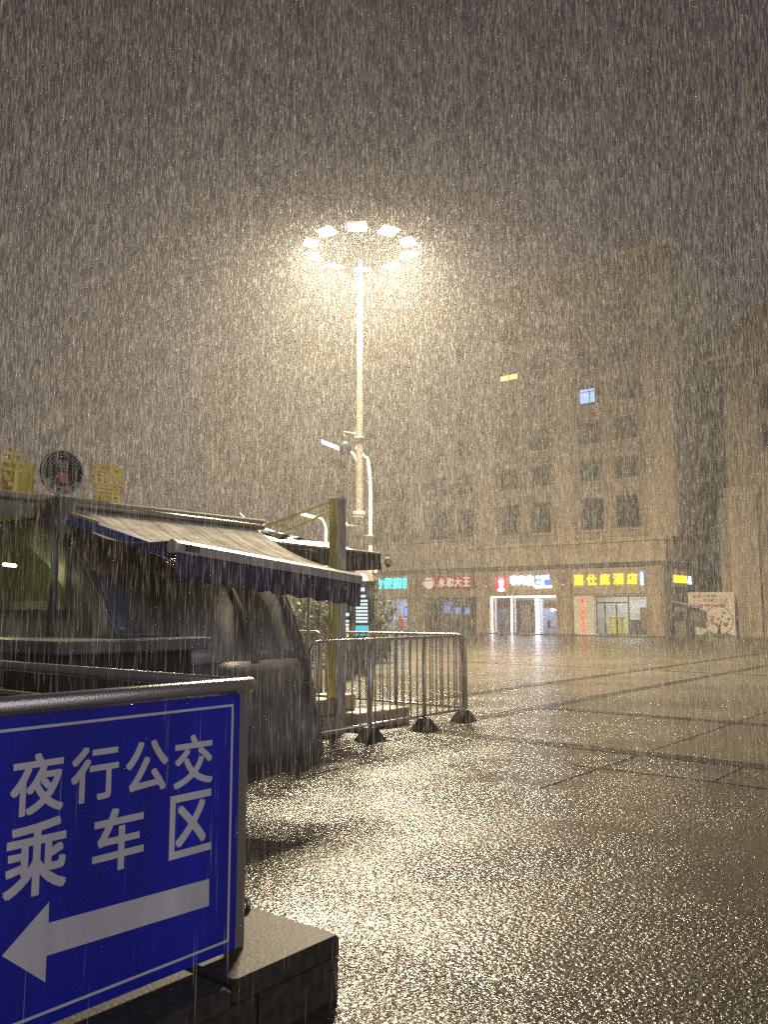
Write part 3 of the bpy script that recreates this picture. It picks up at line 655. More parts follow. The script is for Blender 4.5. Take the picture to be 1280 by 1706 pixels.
mb = MB(); heart(16.45, 0.75, 0.12, mb); part('grey_print', mb, 'grey', pb)
# small booth against the corner
bo = thing('small_grey_booth', 'small grey service booth with sloping canopy in front of poster board', 'booth', 51.0, 17.8)
part('body', MB().box(50.8, 51.6, 17.62, 18.34, 0, 1.75), 'boothgrey', bo); part('window', MB().box(50.76, 50.797, 17.7, 18.25, 0.95, 1.5), 'pane', bo)
def cn(u, v): return (50.6 + v*1.2, 18.42 - u*1.5, 2.12 - 0.38*u**1.4)
part('canopy', MB().sheet(cn, 10, 2, 0.05), 'postgrey', bo); part('side_curtain', MB().flat([(17.6, 1.02), (17.0, 0.92), (17.0, 1.72), (17.6, 1.95)], 'facade', 51.4, 0.03), 'boothgrey', bo)
part('curtain_post', MB().tube([(51.4, 17.0, 0), (51.4, 17.0, 1.74)], 0.02, 6), 'postgrey', bo)

# ------------------------------------------------------------------ high mast lamp
LS, LT, LZ = 19.8, 16.9, 13.15
lm = thing('high_mast_lamp', 'tall pale lamp mast crowned by a ring of glaring floodlights', 'lamp mast', LS, LT)
part('pole', MB().tube([(LS, LT, 0), (LS, LT, 4.4), (LS, LT, 4.45), (LS, LT, 9), (LS, LT, LZ-0.2)], [0.165, 0.145, 0.115, 0.09, 0.07], 14), 'polemetal', lm)
part('joint_collar', MB().tube([(LS, LT, 4.3), (LS, LT, 4.6)], 0.20, 14).tube([(LS, LT, 6.9), (LS, LT, 6.96)], 0.14, 14), 'polemetal', lm)
rgm = MB().tube([(LS+1.2*math.cos(2*math.pi*k/32), LT+1.2*math.sin(2*math.pi*k/32), LZ+0.2) for k in range(32)], 0.022, 6, closed=True)
for k in range(4): rgm.tube([(LS, LT, LZ-0.2), (LS+1.2*math.cos(k*math.pi/2+0.3), LT+1.2*math.sin(k*math.pi/2+0.3), LZ+0.2)], 0.018, 6)
part('ring', rgm, 'soffit', lm)
NF = 10
to_cam = math.atan2(-LT, -LS)          # azimuth from the mast to the viewer's side
for k in range(NF):
    az = to_cam + 2*math.pi*(k)/NF - 0.06
    o_ = Vector((math.cos(az), math.sin(az), 0)); side = Vector((-math.sin(az), math.cos(az), 0))
    tilt = R(11); nrm = (o_*math.sin(tilt) - Vector((0,0,1))*math.cos(tilt)).normalized(); upv = nrm.cross(side)
    c = Vector((LS, LT, LZ)) + o_*1.62
    hw, hh, th = 0.30, 0.22, 0.10
    def slab(mb, hw, hh, n0, n1):
        vs = [c + side*a*hw + upv*b*hh + nrm*n0 for a, b in ((-1,-1),(1,-1),(1,1),(-1,1))] + [c + side*a*hw + upv*b*hh + nrm*n1 for a, b in ((-1,-1),(1,-1),(1,1),(-1,1))]
        return mb.add(vs, [(0,3,2,1),(4,5,6,7),(0,1,5,4),(1,2,6,5),(2,3,7,6),(3,0,4,7)])
    hb = slab(MB(), hw, hh, -th, 0); hb.tube([c - nrm*th, Vector((LS, LT, LZ+0.2)) + o_*1.2], 0.018, 6)
    h_ = part('floodlight', hb, 'polemetal', lm)
    part('lens', slab(MB(), hw-0.02, hh-0.02, 0.002, 0.012), 'lamp', h_)
    ld = bpy.data.lights.new('flood_beam', 'AREA'); ld.energy = LAMP_W / NF; ld.color = (1.0, 0.83, 0.56); ld.shape = 'RECTANGLE'; ld.size = 2*hw - 0.08; ld.size_y = 2*hh - 0.08
    lo = bpy.data.objects.new('flood_beam', ld); COL.objects.link(lo); lo.parent = h_
    lo.location = c + nrm*0.02 - Vector(ORG[lm.name]); lo.rotation_euler = Matrix((side, -upv, -nrm)).transposed().to_euler()
bx = MB()
for z, dz, ds in ((3.75, 0.35, -0.35), (4.15, 0.25, -0.3), (3.55, 0.3, 0.2)): bx.bbox(LS+ds-0.16, LS+ds+0.12, LT-0.34, LT-0.1, z, z+dz, 0.01)
part('equipment_box', bx, 'boothgrey', lm)
part('camera_arm', MB().tube([(LS, LT, 7.05), (LS-0.05, LT+0.62, 7.2)], 0.03, 6).tube([(LS-0.05, LT+0.62, 7.2), (LS-0.05, LT+0.55, 6.9)], 0.02, 6), 'polemetal', lm)
part('camera_dome', MB().sphere((LS-0.05, LT+0.55, 6.66), 0.2, 14, 10, 1.25), 'pane', lm)
part('small_camera', MB().sphere((LS-0.1, LT+0.5, 4.2), 0.09).box(LS-0.15, LS-0.05, LT+0.1, LT+0.45, 4.16, 4.2), 'whitepaint', lm)

# ------------------------------------------------------------------ street lamps behind the awnings
def from_world(x, y): v = Vector((x, y, 0)); return v.dot(A), v.dot(B)
def street_lamp(x, y, ztop, dx, lit, m_, label, up=0.0):
    s, t = from_world(x, y); o = thing('street_lamp', label, 'street lamp', s, t, 0, 'curved street lamps beyond the awnings')
    ax = Vector((A.x, B.x, 0)) * dx         # picture-right expressed on the grid, scaled by the arm length
    pts = [Vector((s, t, 0)), Vector((s, t, ztop*0.45)), Vector((s, t, ztop - 0.7))]
    for k in range(1, 7):
        a = k/6*math.pi/2; pts.append(Vector((s, t, ztop - 0.7)) + ax*0.45*(1-math.cos(a)) + Vector((0,0,0.7*math.sin(a)*(0.9+up))))
    part('pole', MB().tube(pts, [0.09, 0.08, 0.07] + [0.06]*6, 8), 'whitebar', o)
    e = pts[-1]; d = ax*1.0 + Vector((0, 0, 0.28*abs(dx)*(1+up*2)))
    nrm = Vector((0, 0, 1)); sd = d.normalized().cross(nrm)*0.13
    vs = [e+sd, e-sd, e+d-sd, e+d+sd]; vs = [v + nrm*0.03 for v in vs] + [v - nrm*0.05 for v in vs]
    hd = part('lamp_head', MB().add(vs, [(0,1,2,3),(7,6,5,4),(0,4,5,1),(1,5,6,2),(2,6,7,3),(3,7,4,0)]), 'whitebar', o)
    if lit:
        vs = [e+d*0.25+sd*0.85, e+d*0.25-sd*0.85, e+d*0.98-sd*0.85, e+d*0.98+sd*0.85]; vs = [v - nrm*0.052 for v in vs] + [v - nrm*0.085 for v in vs]
        part('lamp_lens', MB().add(vs, [(0,1,2,3),(7,6,5,4),(0,4,5,1),(1,5,6,2),(2,6,7,3),(3,7,4,0)]), m_, hd)
street_lamp(-0.46, 28.5, 6.0, -0.36, False, None, 'white curved lamp post with unlit upturned head right of the mast', 1.2)
street_lamp(-1.06, 34.0, 8.0, -1.05, True, 'led', 'lamp arm with cool white lit head just left of the mast', 0.2)
street_lamp(-2.5, 36.0, 5.6, -0.8, True, 'ledwarm', 'lower lamp with curved arm and warm lit head above the awning', 0.0)

# ------------------------------------------------------------------ kiosk with arched shell
K0, K1 = 4.28, 6.75
prof = [(6.29, 0), (6.35, 0.35), (6.43, 0.65), (6.53, 0.95), (6.62, 1.16), (6.81, 1.56), (7.06, 1.9), (7.32, 2.12), (7.75, 2.36), (8.3, 2.5), (9.5, 2.54)]
pt_ = np.array(prof)
def pz(z): return float(np.interp(z, pt_[:,1], pt_[:,0]))
def shell(mb, s0, s1, z0, z1, out=0.0, th=0.03, n=8):
    def fn(u, v): z = z0 + (z1-z0)*v; return (s0 + (s1-s0)*u, pz(z) - out, z)
    return mb.sheet(fn, 1, n, th, (0, -1, 0.2))
kk = thing('police_kiosk', 'dark arched glass kiosk with gold characters and round badge on roof', 'kiosk', 5.5, 8.5)
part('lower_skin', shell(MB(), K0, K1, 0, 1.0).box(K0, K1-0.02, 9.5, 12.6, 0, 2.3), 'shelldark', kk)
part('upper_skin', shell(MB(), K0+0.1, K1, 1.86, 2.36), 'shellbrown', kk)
panes = [(4.44, 5.02), (5.14, 5.96), (6.06, 6.66)]
for i, (a, b) in enumerate(panes):
    part('window_pane', shell(MB(), a, b, 1.0, 1.86, 0.0), 'kglass' if i < 2 else 'kglass_pale', kk)
part('reflection_pane', shell(MB(), 4.47, 4.74, 1.30, 1.84, 0.006, 0.008), 'blue_reflect', kk)  # blue reflection in the glass painted as a tinted pane
mu = MB()
for a, b in ((K0+0.1, 4.44), (5.02, 5.14), (5.96, 6.06), (6.66, K1)): shell(mu, a, b, 0.97, 1.88, 0.012)
part('mullion', mu, 'shelldark', kk)
part('window_edge', MB().tube([(4.50, 6.51, 1.04), (4.24, 7.14, 2.18)], 0.006, 6), 'whitebar', kk)
ribm = MB()
for a, b in zip(prof[:-1], prof[1:]):
    ia = (a[0]+0.20, a[1]*0.93-0.03 if a[1] else 0); ib = (b[0]+0.20, b[1]*0.93-0.03)
    ribm.flat([a, b, ib, ia], 'facade', K0+0.12, 0.16)
part('arch_rib', ribm, 'rib', kk)
rib2 = MB()
for a, b in zip(prof[:-1], prof[1:]):
    rib2.flat([a, b, (b[0]+0.12, b[1]*0.95), (a[0]+0.12, a[1]*0.95)], 'facade', K1+0.05, 0.08)
part('rear_rib', rib2, 'shelldark', kk)
part('end_glazing', MB().flat([(6.5, 0), (6.72, 0.9), (7.02, 1.52), (12.4, 1.52), (12.4, 0)], 'facade', K0+0.10, 0.02), 'kglass', kk)
part('arch_window', MB().flat([(7.02, 1.60), (7.26, 1.86), (7.52, 2.02), (7.95, 2.2), (8.5, 2.3), (12.4, 2.3), (12.4, 1.60)], 'facade', K0+0.10, 0.02), 'olive', kk)
part('transom', MB().box(K0-0.02, K0+0.06, 7.0, 12.4, 1.52, 1.60), 'rib', kk)
part('roof_slab', MB().bbox(2.2, 6.95, 7.42, 12.2, 2.53, 2.60, 0.015), 'concrete', kk)
part('roof_fascia', MB().box(2.25, 4.05, 7.47, 12.2, 2.38, 2.527), 'rib', kk)
part('conduit', MB().box(4.12, 4.28, 7.16, 7.40, 2.22, 2.56).tube([(4.16, 7.30, 2.25), (4.17, 7.28, 1.9), (4.15, 7.3, 0.05)], 0.035, 8), 'shelldark', kk)
mb = text('特', (3.63, 3.98, 2.67, 3.03), 'front', 7.62, 0.03, 0.02); mb.box(3.70, 3.74, 7.57, 7.61, 2.59, 2.70).box(3.88, 3.92, 7.57, 7.61, 2.59, 2.70)
part('roof_character', mb, 'gold', kk)
mb = text('警', (4.70, 5.10, 2.62, 3.02), 'front', 7.62, 0.025, 0.017); mb.box(4.8, 4.84, 7.57, 7.61, 2.59, 2.68).box(5.0, 5.04, 7.57, 7.61, 2.59, 2.68)
part('roof_character', mb, 'gold', kk)
part('yellow_lit_box', MB().box(3.96, 4.2, 7.78, 7.95, 2.59, 2.95), 'yellowpanel', kk)
EC, EZ, ER = 4.315, 2.84, 0.220
part('badge_strut', MB().tube([(EC, 7.52, 2.6), (EC, 7.52, 2.75)], 0.02, 6), 'shelldark', kk)
em = part('round_badge', MB().flat(disc(EC, EZ, ER, 40), 'front', 7.5, 0.03), 'emblemblack', kk)
mb = MB(); ringmb(mb, EC, EZ, ER-0.016, ER, 'front', 7.47, 0.012, 40); ringmb(mb, EC, EZ, ER*0.68, ER*0.71, 'front', 7.47, 0.010, 40)
ringmb(mb, EC, EZ, ER*0.72, ER*0.92, 'front', 7.47, 0.008, 14, R(205), R(335))
for k in range(15): 
    a = R(160 - k*10); mb.flat(disc(EC+ER*0.82*math.cos(a), EZ+ER*0.82*math.sin(a), 0.010, 6), 'front', 7.47, 0.008)
for sd_ in (-1, 1):
    for k in range(7):
        a = R(-50 + k*17); cx = EC + sd_*ER*0.56*math.cos(a); cz = EZ + ER*0.56*math.sin(a)
        for dd in (0.5, -0.5):
            q = a + dd + 1.2; mb.flat([(cx, cz), (cx+sd_*0.03*math.cos(q)-0.006, cz+0.03*math.sin(q)), (cx+sd_*0.012*math.cos(q+0.5), cz+0.016*math.sin(q+0.5))][::sd_], 'front', 7.47, 0.008)
text('特', (EC-0.055, EC+0.055, EZ+0.015, EZ+0.125), 'front', 7.47, 0.010, 0.03, mb)
part('silver_marks', mb, 'emblemsilver', em)
mb = text('警', (EC-0.055, EC+0.055, EZ-0.105, EZ+0.0), 'front', 7.47, 0.010, 0.03); mb.flat([(EC-0.09, EZ-0.10), (EC, EZ-0.14), (EC+0.09, EZ-0.10), (EC, EZ-0.165)], 'front', 7.47, 0.009); part('red_marks', mb, 'emblemred', em)
mb = MB()
for i, ch in enumerate('SWAT'):
    a = R(232 + i*25); cx = EC + ER*0.82*math.cos(a); cz = EZ + ER*0.82*math.sin(a); text(ch, (cx-0.016, cx+0.016, cz-0.018, cz+0.018), 'front', 7.458, 0.006, 0.02, mb)
part('dark_lettering', mb, 'emblemblack', em)

tl_ = thing('tube_lamp', 'short lit tube lamp hanging inside the arched end of the kiosk', 'lamp', 4.0, 7.75, 2.0)
part('tube', MB().tube([(4.0, 7.68, 1.93), (4.0, 7.90, 1.95)], 0.016, 8), 'tube', tl_)
part('hanger', MB().tube([(4.0, 7.79, 1.95), (4.0, 7.79, 2.53)], 0.006, 5), 'black', tl_)
gd = bpy.data.lights.new('tube_glow', 'POINT'); gd.energy = 2.2; gd.color = (1.0, 0.95, 0.36); gd.shadow_soft_size = 0.12
go = bpy.data.objects.new('tube_glow', gd); COL.objects.link(go); go.parent = tl_; go.location = (-0.06, 0.04, -0.12)

# ------------------------------------------------------------------ main awning on the kiosk
aw = thing('retractable_awning', 'sagging grey retractable awning with navy scalloped valance along kiosk', 'awning', 5.5, 6.5, 1.8)
BT = 5.62
def bar(u): return Vector((4.26 + u*2.33, BT, 2.03 - 0.20*u))
def top(u): return Vector((4.22 + u*2.55, 7.40, 2.50 - 0.015*u))
def cloth(u, v):
    p = top(u).lerp(bar(u) + Vector((0, 0.05, 0.05)), v)
    sag = (0.06*(1-u)**1.6 + 0.09)*math.sin(math.pi*v**0.9)
    fold = 0.0035*(0.4 + 0.6*math.sin(u*17 + 1.0)**2)*math.sin(u*150 + v*4 + 4*math.sin(u*11)) * math.sin(math.pi*v)**0.6 + 0.006*math.sin(u*47 - v*4 + 2*math.sin(u*7))*math.sin(math.pi*v)
    return (p.x, p.y, p.z - sag + fold)
part('cloth', MB().sheet(cloth, 220, 18, 0.006), 'awncloth', aw)
bm_ = MB(); b0, b1 = bar(0), bar(1)
vs = []
for p in (b0, b1):
    for dt, dz in ((-0.04, -0.05), (0.04, -0.05), (0.05, 0.03), (0.0, 0.055), (-0.04, 0.03)): vs.append((p.x, p.y+dt, p.z+dz))
bm_.add(vs, [(0,1,2,3,4), (9,8,7,6,5)] + [(i, i+5, (i+1) % 5+5, (i+1) % 5) for i in range(5)])
part('front_bar', bm_, 'whitebar', aw)
part('bar_cap', MB().tube([(4.225, BT, 2.03), (4.262, BT, 2.028)], 0.058, 14), 'whitepaint', aw)
part('bar_badge', MB().flat([(4.34, 1.995), (4.48, 1.985), (4.48, 2.04), (4.34, 2.05)], 'front', BT-0.043, 0.004), 'black', aw)
def val(u, v):
    b = bar(u); sc_ = 0.025*abs(math.sin(u*math.pi*9))
    wv = 0.012*math.sin(u*70 + 2*math.sin(u*13))*v
    return (b.x, b.y - 0.02 + wv, b.z - 0.045 - (0.20 + 0.02*u + sc_)*v)
part('valance', MB().sheet(val, 160, 4, 0.004, (0, 1, 0)), 'navy', aw)
part('arm', MB().add([(4.2,7.15,2.40),(4.2,7.15,2.32),(4.3,5.75,1.94),(4.3,5.75,2.02),(4.27,7.15,2.40),(4.27,7.15,2.32),(4.37,5.75,1.94),(4.37,5.75,2.02)], [(0,1,2,3),(7,6,5,4),(0,3,7,4),(1,5,6,2),(0,4,5,1),(3,2,6,7)]), 'armblue', aw, 'blue lower awning arm')
part('upper_arm', MB().add([(4.18,7.3,2.47),(4.18,7.3,2.38),(4.25,6.72,2.24),(4.25,6.72,2.31),(4.198,7.3,2.47),(4.198,7.3,2.38),(4.265,6.72,2.24),(4.265,6.72,2.31)], [(0,1,2,3),(7,6,5,4),(0,3,7,4),(1,5,6,2),(0,4,5,1),(3,2,6,7)]), 'armyellow', aw, 'pale yellow arm bracket')
part('roller_case', MB().tube([(4.2, 7.40, 2.53), (6.9, 7.40, 2.505)], 0.035, 10), 'rib', aw)

# ------------------------------------------------------------------ post, concrete weights and second awning
po = thing('awning_post', 'tall square post with yellow light painted on one face, standing in concrete weights', 'post', 8.1, 7.27)
part('shaft', MB().box(8.02, 8.175, 7.20, 7.355, 0, 2.96), 'postgrey', po); part('yellow_lit_face', MB().box(8.012, 8.0198, 7.205, 7.35, 0.4, 2.95), 'yellow_paint_light', po)  # yellow light on one side painted as a coloured strip
part('stay', MB().tube([(8.03, 7.34, 2.93), (7.4, 8.05, 2.55)], 0.022, 6).tube([(8.05, 7.36, 2.8), (7.75, 8.1, 2.5)], 0.015, 6), 'yellow_paint_light', po)
wts = [(7.62, 7.97, 7.05, 7.45, 0, 0.22), (8.25, 8.75, 7.05, 7.45, 0, 0.22), (8.8, 9.3, 7.02, 7.42, 0, 0.22), (7.7, 8.0, 7.5, 7.9, 0, 0.22), (8.22, 8.62, 7.4, 7.8, 0.221, 0.42), (7.65, 7.98, 7.2, 7.55, 0.221, 0.42)]
lbs = ['concrete weight on the ground just left of the post', 'concrete weight on the ground just right of the post', 'concrete weight on the ground farthest right of the post', 'concrete weight on the ground behind the post', 'upper concrete weight stacked right of the post', 'upper concrete weight stacked left of the post']
for b_, lb in zip(wts, lbs): single('concrete_weight', MB().bbox(*b_, 0.015), 'concrete', lb, 'weight', (b_[0]+b_[1])/2, (b_[2]+b_[3])/2, b_[4], 'concrete weights round the awning post')
a2 = thing('black_awning', 'smaller black awning with collapsed wet top behind the post', 'awning', 8.0, 8.0, 2.2)
def c2(u, v):
    s = 6.95 + u*2.32; crumple = 0.035*math.sin(u*17 + 3*v) * math.sin(math.pi*v) + 0.02*math.sin(u*41)*v*(1-v)*4
    return (s - 0.25*v*u, 7.52 + v*1.35, 2.33 - 0.03*u + 0.50*(1-u*0.6)*v**0.75 + crumple - 0.05*math.sin(math.pi*u)*v)
part('cloth', MB().sheet(c2, 60, 14, 0.006), 'blackcloth', a2)
def c3(u, v):
    q = c2(0.06 + 0.46*u, 0.25 + 0.7*v); return (q[0], q[1], q[2] + 0.02 + 0.012*math.sin(u*23 + v*9))
part('sheen_sheet', MB().sheet(c3, 30, 10, 0.004), 'wetsheen', a2)  # added lighter sheet standing in for wet sheen on the black cloth
def v2(u, v): return (6.95 + u*2.32, 7.52 - 0.01 + 0.008*math.sin(u*55)*v, 2.33 - 0.03*u - 0.215*v)
part('valance', MB().sheet(v2, 90, 3, 0.004, (0, 1, 0)), 'blackcloth', a2)
part('side_valance', MB().box(9.268, 9.274, 7.52, 8.4, 2.09, 2.29), 'blackcloth', a2)
part('front_bar', MB().tube([(6.95, 7.52, 2.345), (9.27, 7.52, 2.315)], 0.022, 8), 'rib', a2)
part('frame_rod', MB().tube([(7.0, 7.6, 2.44), (7.5, 8.5, 2.8)], 0.014, 6).tube([(7.2, 8.55, 2.76), (7.9, 8.0, 2.62)], 0.014, 6).tube([(7.05, 8.0, 2.66), (7.9, 8.45, 2.74)], 0.014, 6), 'whitebar', a2)
part('leg', MB().tube([(9.2, 8.85, 0), (9.2, 8.85, 2.4)], 0.025, 6).tube([(7.0, 8.85, 0), (7.0, 8.85, 2.6)], 0.025, 6), 'postgrey', a2)
dc = thing('dome_camera', 'white dome security camera on arm at end of black awning', 'camera', 9.35, 7.5, 2.1)
part('arm', MB().tube([(9.25, 7.55, 2.31), (9.40, 7.48, 2.31), (9.40, 7.48, 2.26)], 0.012, 6), 'whitepaint', dc)
part('housing', MB().tube([(9.40, 7.48, 2.27), (9.40, 7.48, 2.24), (9.40, 7.48, 2.17)], [0.02, 0.055, 0.06], 12), 'whitepaint', dc); part('lens', MB().sphere((9.40, 7.48, 2.16), 0.036), 'black', dc)

# ------------------------------------------------------------------ crowd barriers
def arc(c, a0, a1, r, ax, n=6): return [Vector(c) + ax*(r*math.cos(a0+(a1-a0)*k/n)) + Vector((0,0,r*math.sin(a0+(a1-a0)*k/n))) for k in range(n+1)]
def barrier(p0, p1, label, posts, nb, z1=1.17, z0=0.19, foot=True, rr=0.13):
    p0 = Vector((*p0, 0)); p1 = Vector((*p1, 0)); ax = (p1-p0).normalized(); L = (p1-p0).length
    o = thing('crowd_barrier', label, 'barrier', *((p0+p1)/2)[:2], 0, 'stainless steel crowd barriers')
    up = Vector((0,0,1))
    loop = [p0 + up*z0] + arc(p0 + ax*rr + up*(z1-rr), math.pi, math.pi/2, rr, ax) + arc(p1 - ax*rr + up*(z1-rr), math.pi/2, 0, rr, ax) + [p1 + up*z0]
    part('frame', MB().tube(loop, 0.021, 10).tube([p0 + up*z0, p1 + up*z0], 0.016, 8), 'steel', o)
    for k in range(1, nb):
        q = p0 + ax*(L*k/nb); part('bar', MB().tube([q + up*z0, q + up*(z1-0.01)], 0.0105, 8), 'steel', o)
    for d in posts:
        q = p0 + ax*d; part('post', MB().tube([q + up*0.05, q + up*(z1-0.01)], 0.027, 10), 'steel', o)
        if foot: part('foot', MB().frustum(q.x, q.y, 0.0, 0.03, 0.13, 0.13).frustum(q.x, q.y, 0.03, 0.16, 0.125, 0.055), 'rubber', o)
    return o
barrier((6.70, 6.41), (9.80, 6.44), 'steel crowd barrier with rounded corner beside the kiosk', [1.03, 2.12], 22)
barrier((9.87, 6.50), (9.87, 9.1), 'steel crowd barrier running back from the corner post', [0.03, 1.2, 2.5], 19, 1.18)
barrier((9.87, 9.2), (9.87, 12.4), 'farthest steel crowd barrier behind the awning post', [0.1, 1.6, 3.1], 20, 1.18)
barrier((2.6, 7.2), (4.05, 7.0), 'steel crowd barrier seen at the near end of the kiosk', [0.1, 1.3], 9, 1.17)

# ------------------------------------------------------------------ stone kerb wall, railing and blue sign
kb = thing('granite_kerb_wall', 'low wet granite kerb wall carrying the steel railing', 'wall', 2.3, 2.4)
part('kerb_block', MB().bbox(2.185, 2.6, 2.315, 2.9, 0.0, 0.155, 0.006), 'granite', kb)
part('kerb_block', MB().bbox(0.2, 2.170, 2.315, 2.9, 0.0, 0.155, 0.006), 'granite', kb)
part('kerb_block', MB().bbox(2.12, 2.595, 2.915, 9.0, 0.0, 0.155, 0.006), 'granite', kb)
part('coping_slab', MB().bbox(2.055, 2.605, 2.31, 2.80, 0.157, 0.24, 0.012), 'granite', kb)
part('coping_slab', MB().bbox(0.2, 2.035, 2.29, 2.80, 0.157, 0.232, 0.014), 'granite', kb)
part('coping_slab', MB().bbox(2.055, 2.605, 2.812, 4.2, 0.157, 0.238, 0.012), 'granite', kb)
part('coping_slab', MB().bbox(2.055, 2.605, 4.215, 9.0, 0.157, 0.238, 0.012), 'granite', kb)
rl = thing('steel_railing', 'wet stainless railing turning a corner on the kerb wall behind blue sign', 'railing', 2.29, 2.53)
part('top_rail', MB().tube([(0.2, 2.535, 1.215), (2.285, 2.535, 1.213), (2.315, 2.54, 1.213)], 0.03, 14), 'steel', rl)
part('side_rail', MB().tube([(2.29, 2.565, 1.213), (2.29, 6.4, 1.213)], 0.026, 12), 'steel', rl)
part('lower_rail', MB().tube([(2.29, 2.6, 1.07), (2.29, 6.4, 1.07)], 0.018, 10), 'steel', rl)
part('post', MB().bbox(2.235, 2.285, 2.515, 2.565, 0.24, 1.19, 0.004), 'steel', rl)
part('post', MB().bbox(2.265, 2.315, 5.0, 5.05, 0.24, 1.195, 0.004), 'steel', rl)
part('sleeve', MB().bbox(2.23, 2.29, 2.51, 2.57, 1.135, 1.185, 0.004), 'steel', rl)
sg = thing('blue_direction_sign', 'large blue sign with white characters and arrow hung on the railing', 'sign', 1.7, 2.5, 0.25)
def slant(x): return 0.262 - 0.0
part('panel', MB().flat([(0.75, 0.252), (2.224, 0.252), (2.224, 1.185), (0.75, 1.185)], 'front', 2.511, 0.011), 'signblue', sg)
part('edge_strip', MB().box(2.224, 2.230, 2.499, 2.512, 0.252, 1.185), 'shopframe', sg)
bd = MB(); x0, x1, y0, y1, wd = 0.80, 2.192, 0.288, 1.150, 0.009
bd.flat([(x0, y1-wd), (x1, y1-wd), (x1, y1), (x0, y1)], 'front', 2.5, 0.0012).flat([(x0, y0), (x1, y0), (x1, y0+wd), (x0, y0+wd)], 'front', 2.5, 0.0012)
bd.flat([(x1-wd, y0+wd), (x1, y0+wd), (x1, y1-wd), (x1-wd, y1-wd)], 'front', 2.5, 0.0012).flat([(x0, y0+wd), (x0+wd, y0+wd), (x0+wd, y1-wd), (x0, y1-wd)], 'front', 2.5, 0.0012)
part('border', bd, 'signwhite', sg)
mb = MB()
for ch, r_ in (('夜', (1.322, 1.497, 0.885, 1.066)), ('行', (1.520, 1.694, 0.890, 1.064)), ('公', (1.722, 1.894, 0.884, 1.058)), ('交', (1.920, 2.096, 0.875, 1.056)), ('乘', (1.314, 1.517, 0.645, 0.865)), ('车', (1.608, 1.802, 0.653, 0.853)), ('区', (1.909, 2.095, 0.638, 0.853))):
    text(ch, (r_[0]+0.003, r_[1]-0.003, r_[2]+0.003, r_[3]-0.003), 'front', 2.5, 0.0024, 0.03, mb, 4)
part('lettering', mb, 'signwhite', sg)
part('arrow', MB().flat([(2.093, 0.440), (2.092, 0.534), (1.465, 0.552), (1.464, 0.614), (1.322, 0.499), (1.463, 0.381), (1.463, 0.457)][::-1], 'front', 2.5, 0.0014), 'signwhite', sg)
hs = single('metal_hasp', MB().tube([(2.56, 2.80, 0.244), (2.56, 2.80, 0.275), (2.57, 2.86, 0.282), (2.58, 2.95, 0.282), (2.58, 2.97, 0.244)], 0.012, 8), 'steel', 'small bent steel loop on the kerb coping beside the railing post', 'hasp', 2.57, 2.88, 0.24)
tb = thing('dark_inspection_table', 'dark flat-topped cabinet behind the railing at left', 'cabinet', 3.5, 5.3)
part('top', MB().bbox(2.75, 3.95, 4.75, 5.9, 1.235, 1.32, 0.01), 'shelldark', tb); part('body', MB().box(2.82, 3.85, 4.85, 5.8, 0.12, 1.233), 'black', tb)
for s_ in (2.9, 3.75):
    for t_ in (4.92, 5.72): part('foot', MB().box(s_-0.04, s_+0.04, t_-0.04, t_+0.04, 0, 0.12), 'black', tb)

# ------------------------------------------------------------------ information totem and planting behind the barriers
def totem(x, y, wd, hgt, label, rows_, top=None):
    s, t = from_world(x, y); o = thing('information_totem', label, 'totem', s, t, 0, 'lit information totems')
    fs = s - 0.1
    part('board', MB().box(fs, fs+0.18, t-wd/2, t+wd/2, 0, hgt), 'totemdark', o)
    for z, a, b, h_ in rows_:
        mb = MB()
        n_ = max(3, int((b-a)*9))
        for k in range(n_):
            x0 = t + wd/2 - (a + (b-a)*k/n_)*wd; x1 = t + wd/2 - (a + (b-a)*(k+0.74)/n_)*wd; mb.box(fs-0.01, fs-0.001, x1, x0, z, z+h_)
        part('text_line', mb, 'totemtext', o)
    part('picture_panel', MB().box(fs-0.01, fs-0.001, t-wd*0.42, t+wd*0.42, 0.92, 1.16), 'totemcyan' if top else 'totemwarm', o)
    if top:
        m1 = MB(); ringmb(m1, t, hgt, 0.0, 0.20, 'facade', fs+0.08, 0.02, 16, 0, math.pi); part('crest', m1, 'totemtext', o)
        m2 = MB(); ringmb(m2, t, hgt, 0.20, 0.34, 'facade', fs+0.08, 0.02, 16, 0, math.pi); part('rainbow_crest', m2, 'totemwarm', o)
totem(-0.52, 21.0, 0.62, 2.25, 'dark totem with rainbow crest and lit white text lines', [(2.0, 0.1, 0.75, 0.09), (1.85, 0.3, 0.8, 0.06)] + [(1.74-0.085*k, 0.28, 0.9, 0.05) for k in range(7)], True)
totem(-0.90, 19.5, 0.5, 1.9, 'shorter dark totem with lit white lines under the valance', [(1.72, 0.2, 0.95, 0.06), (1.58, 0.1, 0.7, 0.06), (1.4, 0.1, 0.95, 0.07)] + [(1.26-0.085*k, 0.1, 0.95, 0.05) for k in range(4)])
vs_ = thing('vertical_banner_sign', 'narrow dark vertical sign with small amber characters', 'sign', *from_world(-0.26, 26.0), 0)
s_, t_ = ORG[vs_.name][:2]
part('post', MB().tube([(s_, t_, 0), (s_, t_, 2.9)], 0.04, 8), 'postgrey', vs_); part('board', MB().box(s_-0.08, s_-0.045, t_-0.16, t_+0.16, 1.55, 2.7), 'soffit', vs_)
mb = MB()
for i, ch in enumerate('小心地滑'): text(ch, (t_+0.09, t_-0.09, 2.42 - i*0.26, 2.62 - i*0.26), 'facade', s_-0.08, 0.01, 0.03, mb)
part('lettering', mb, 'armyellow', vs_)
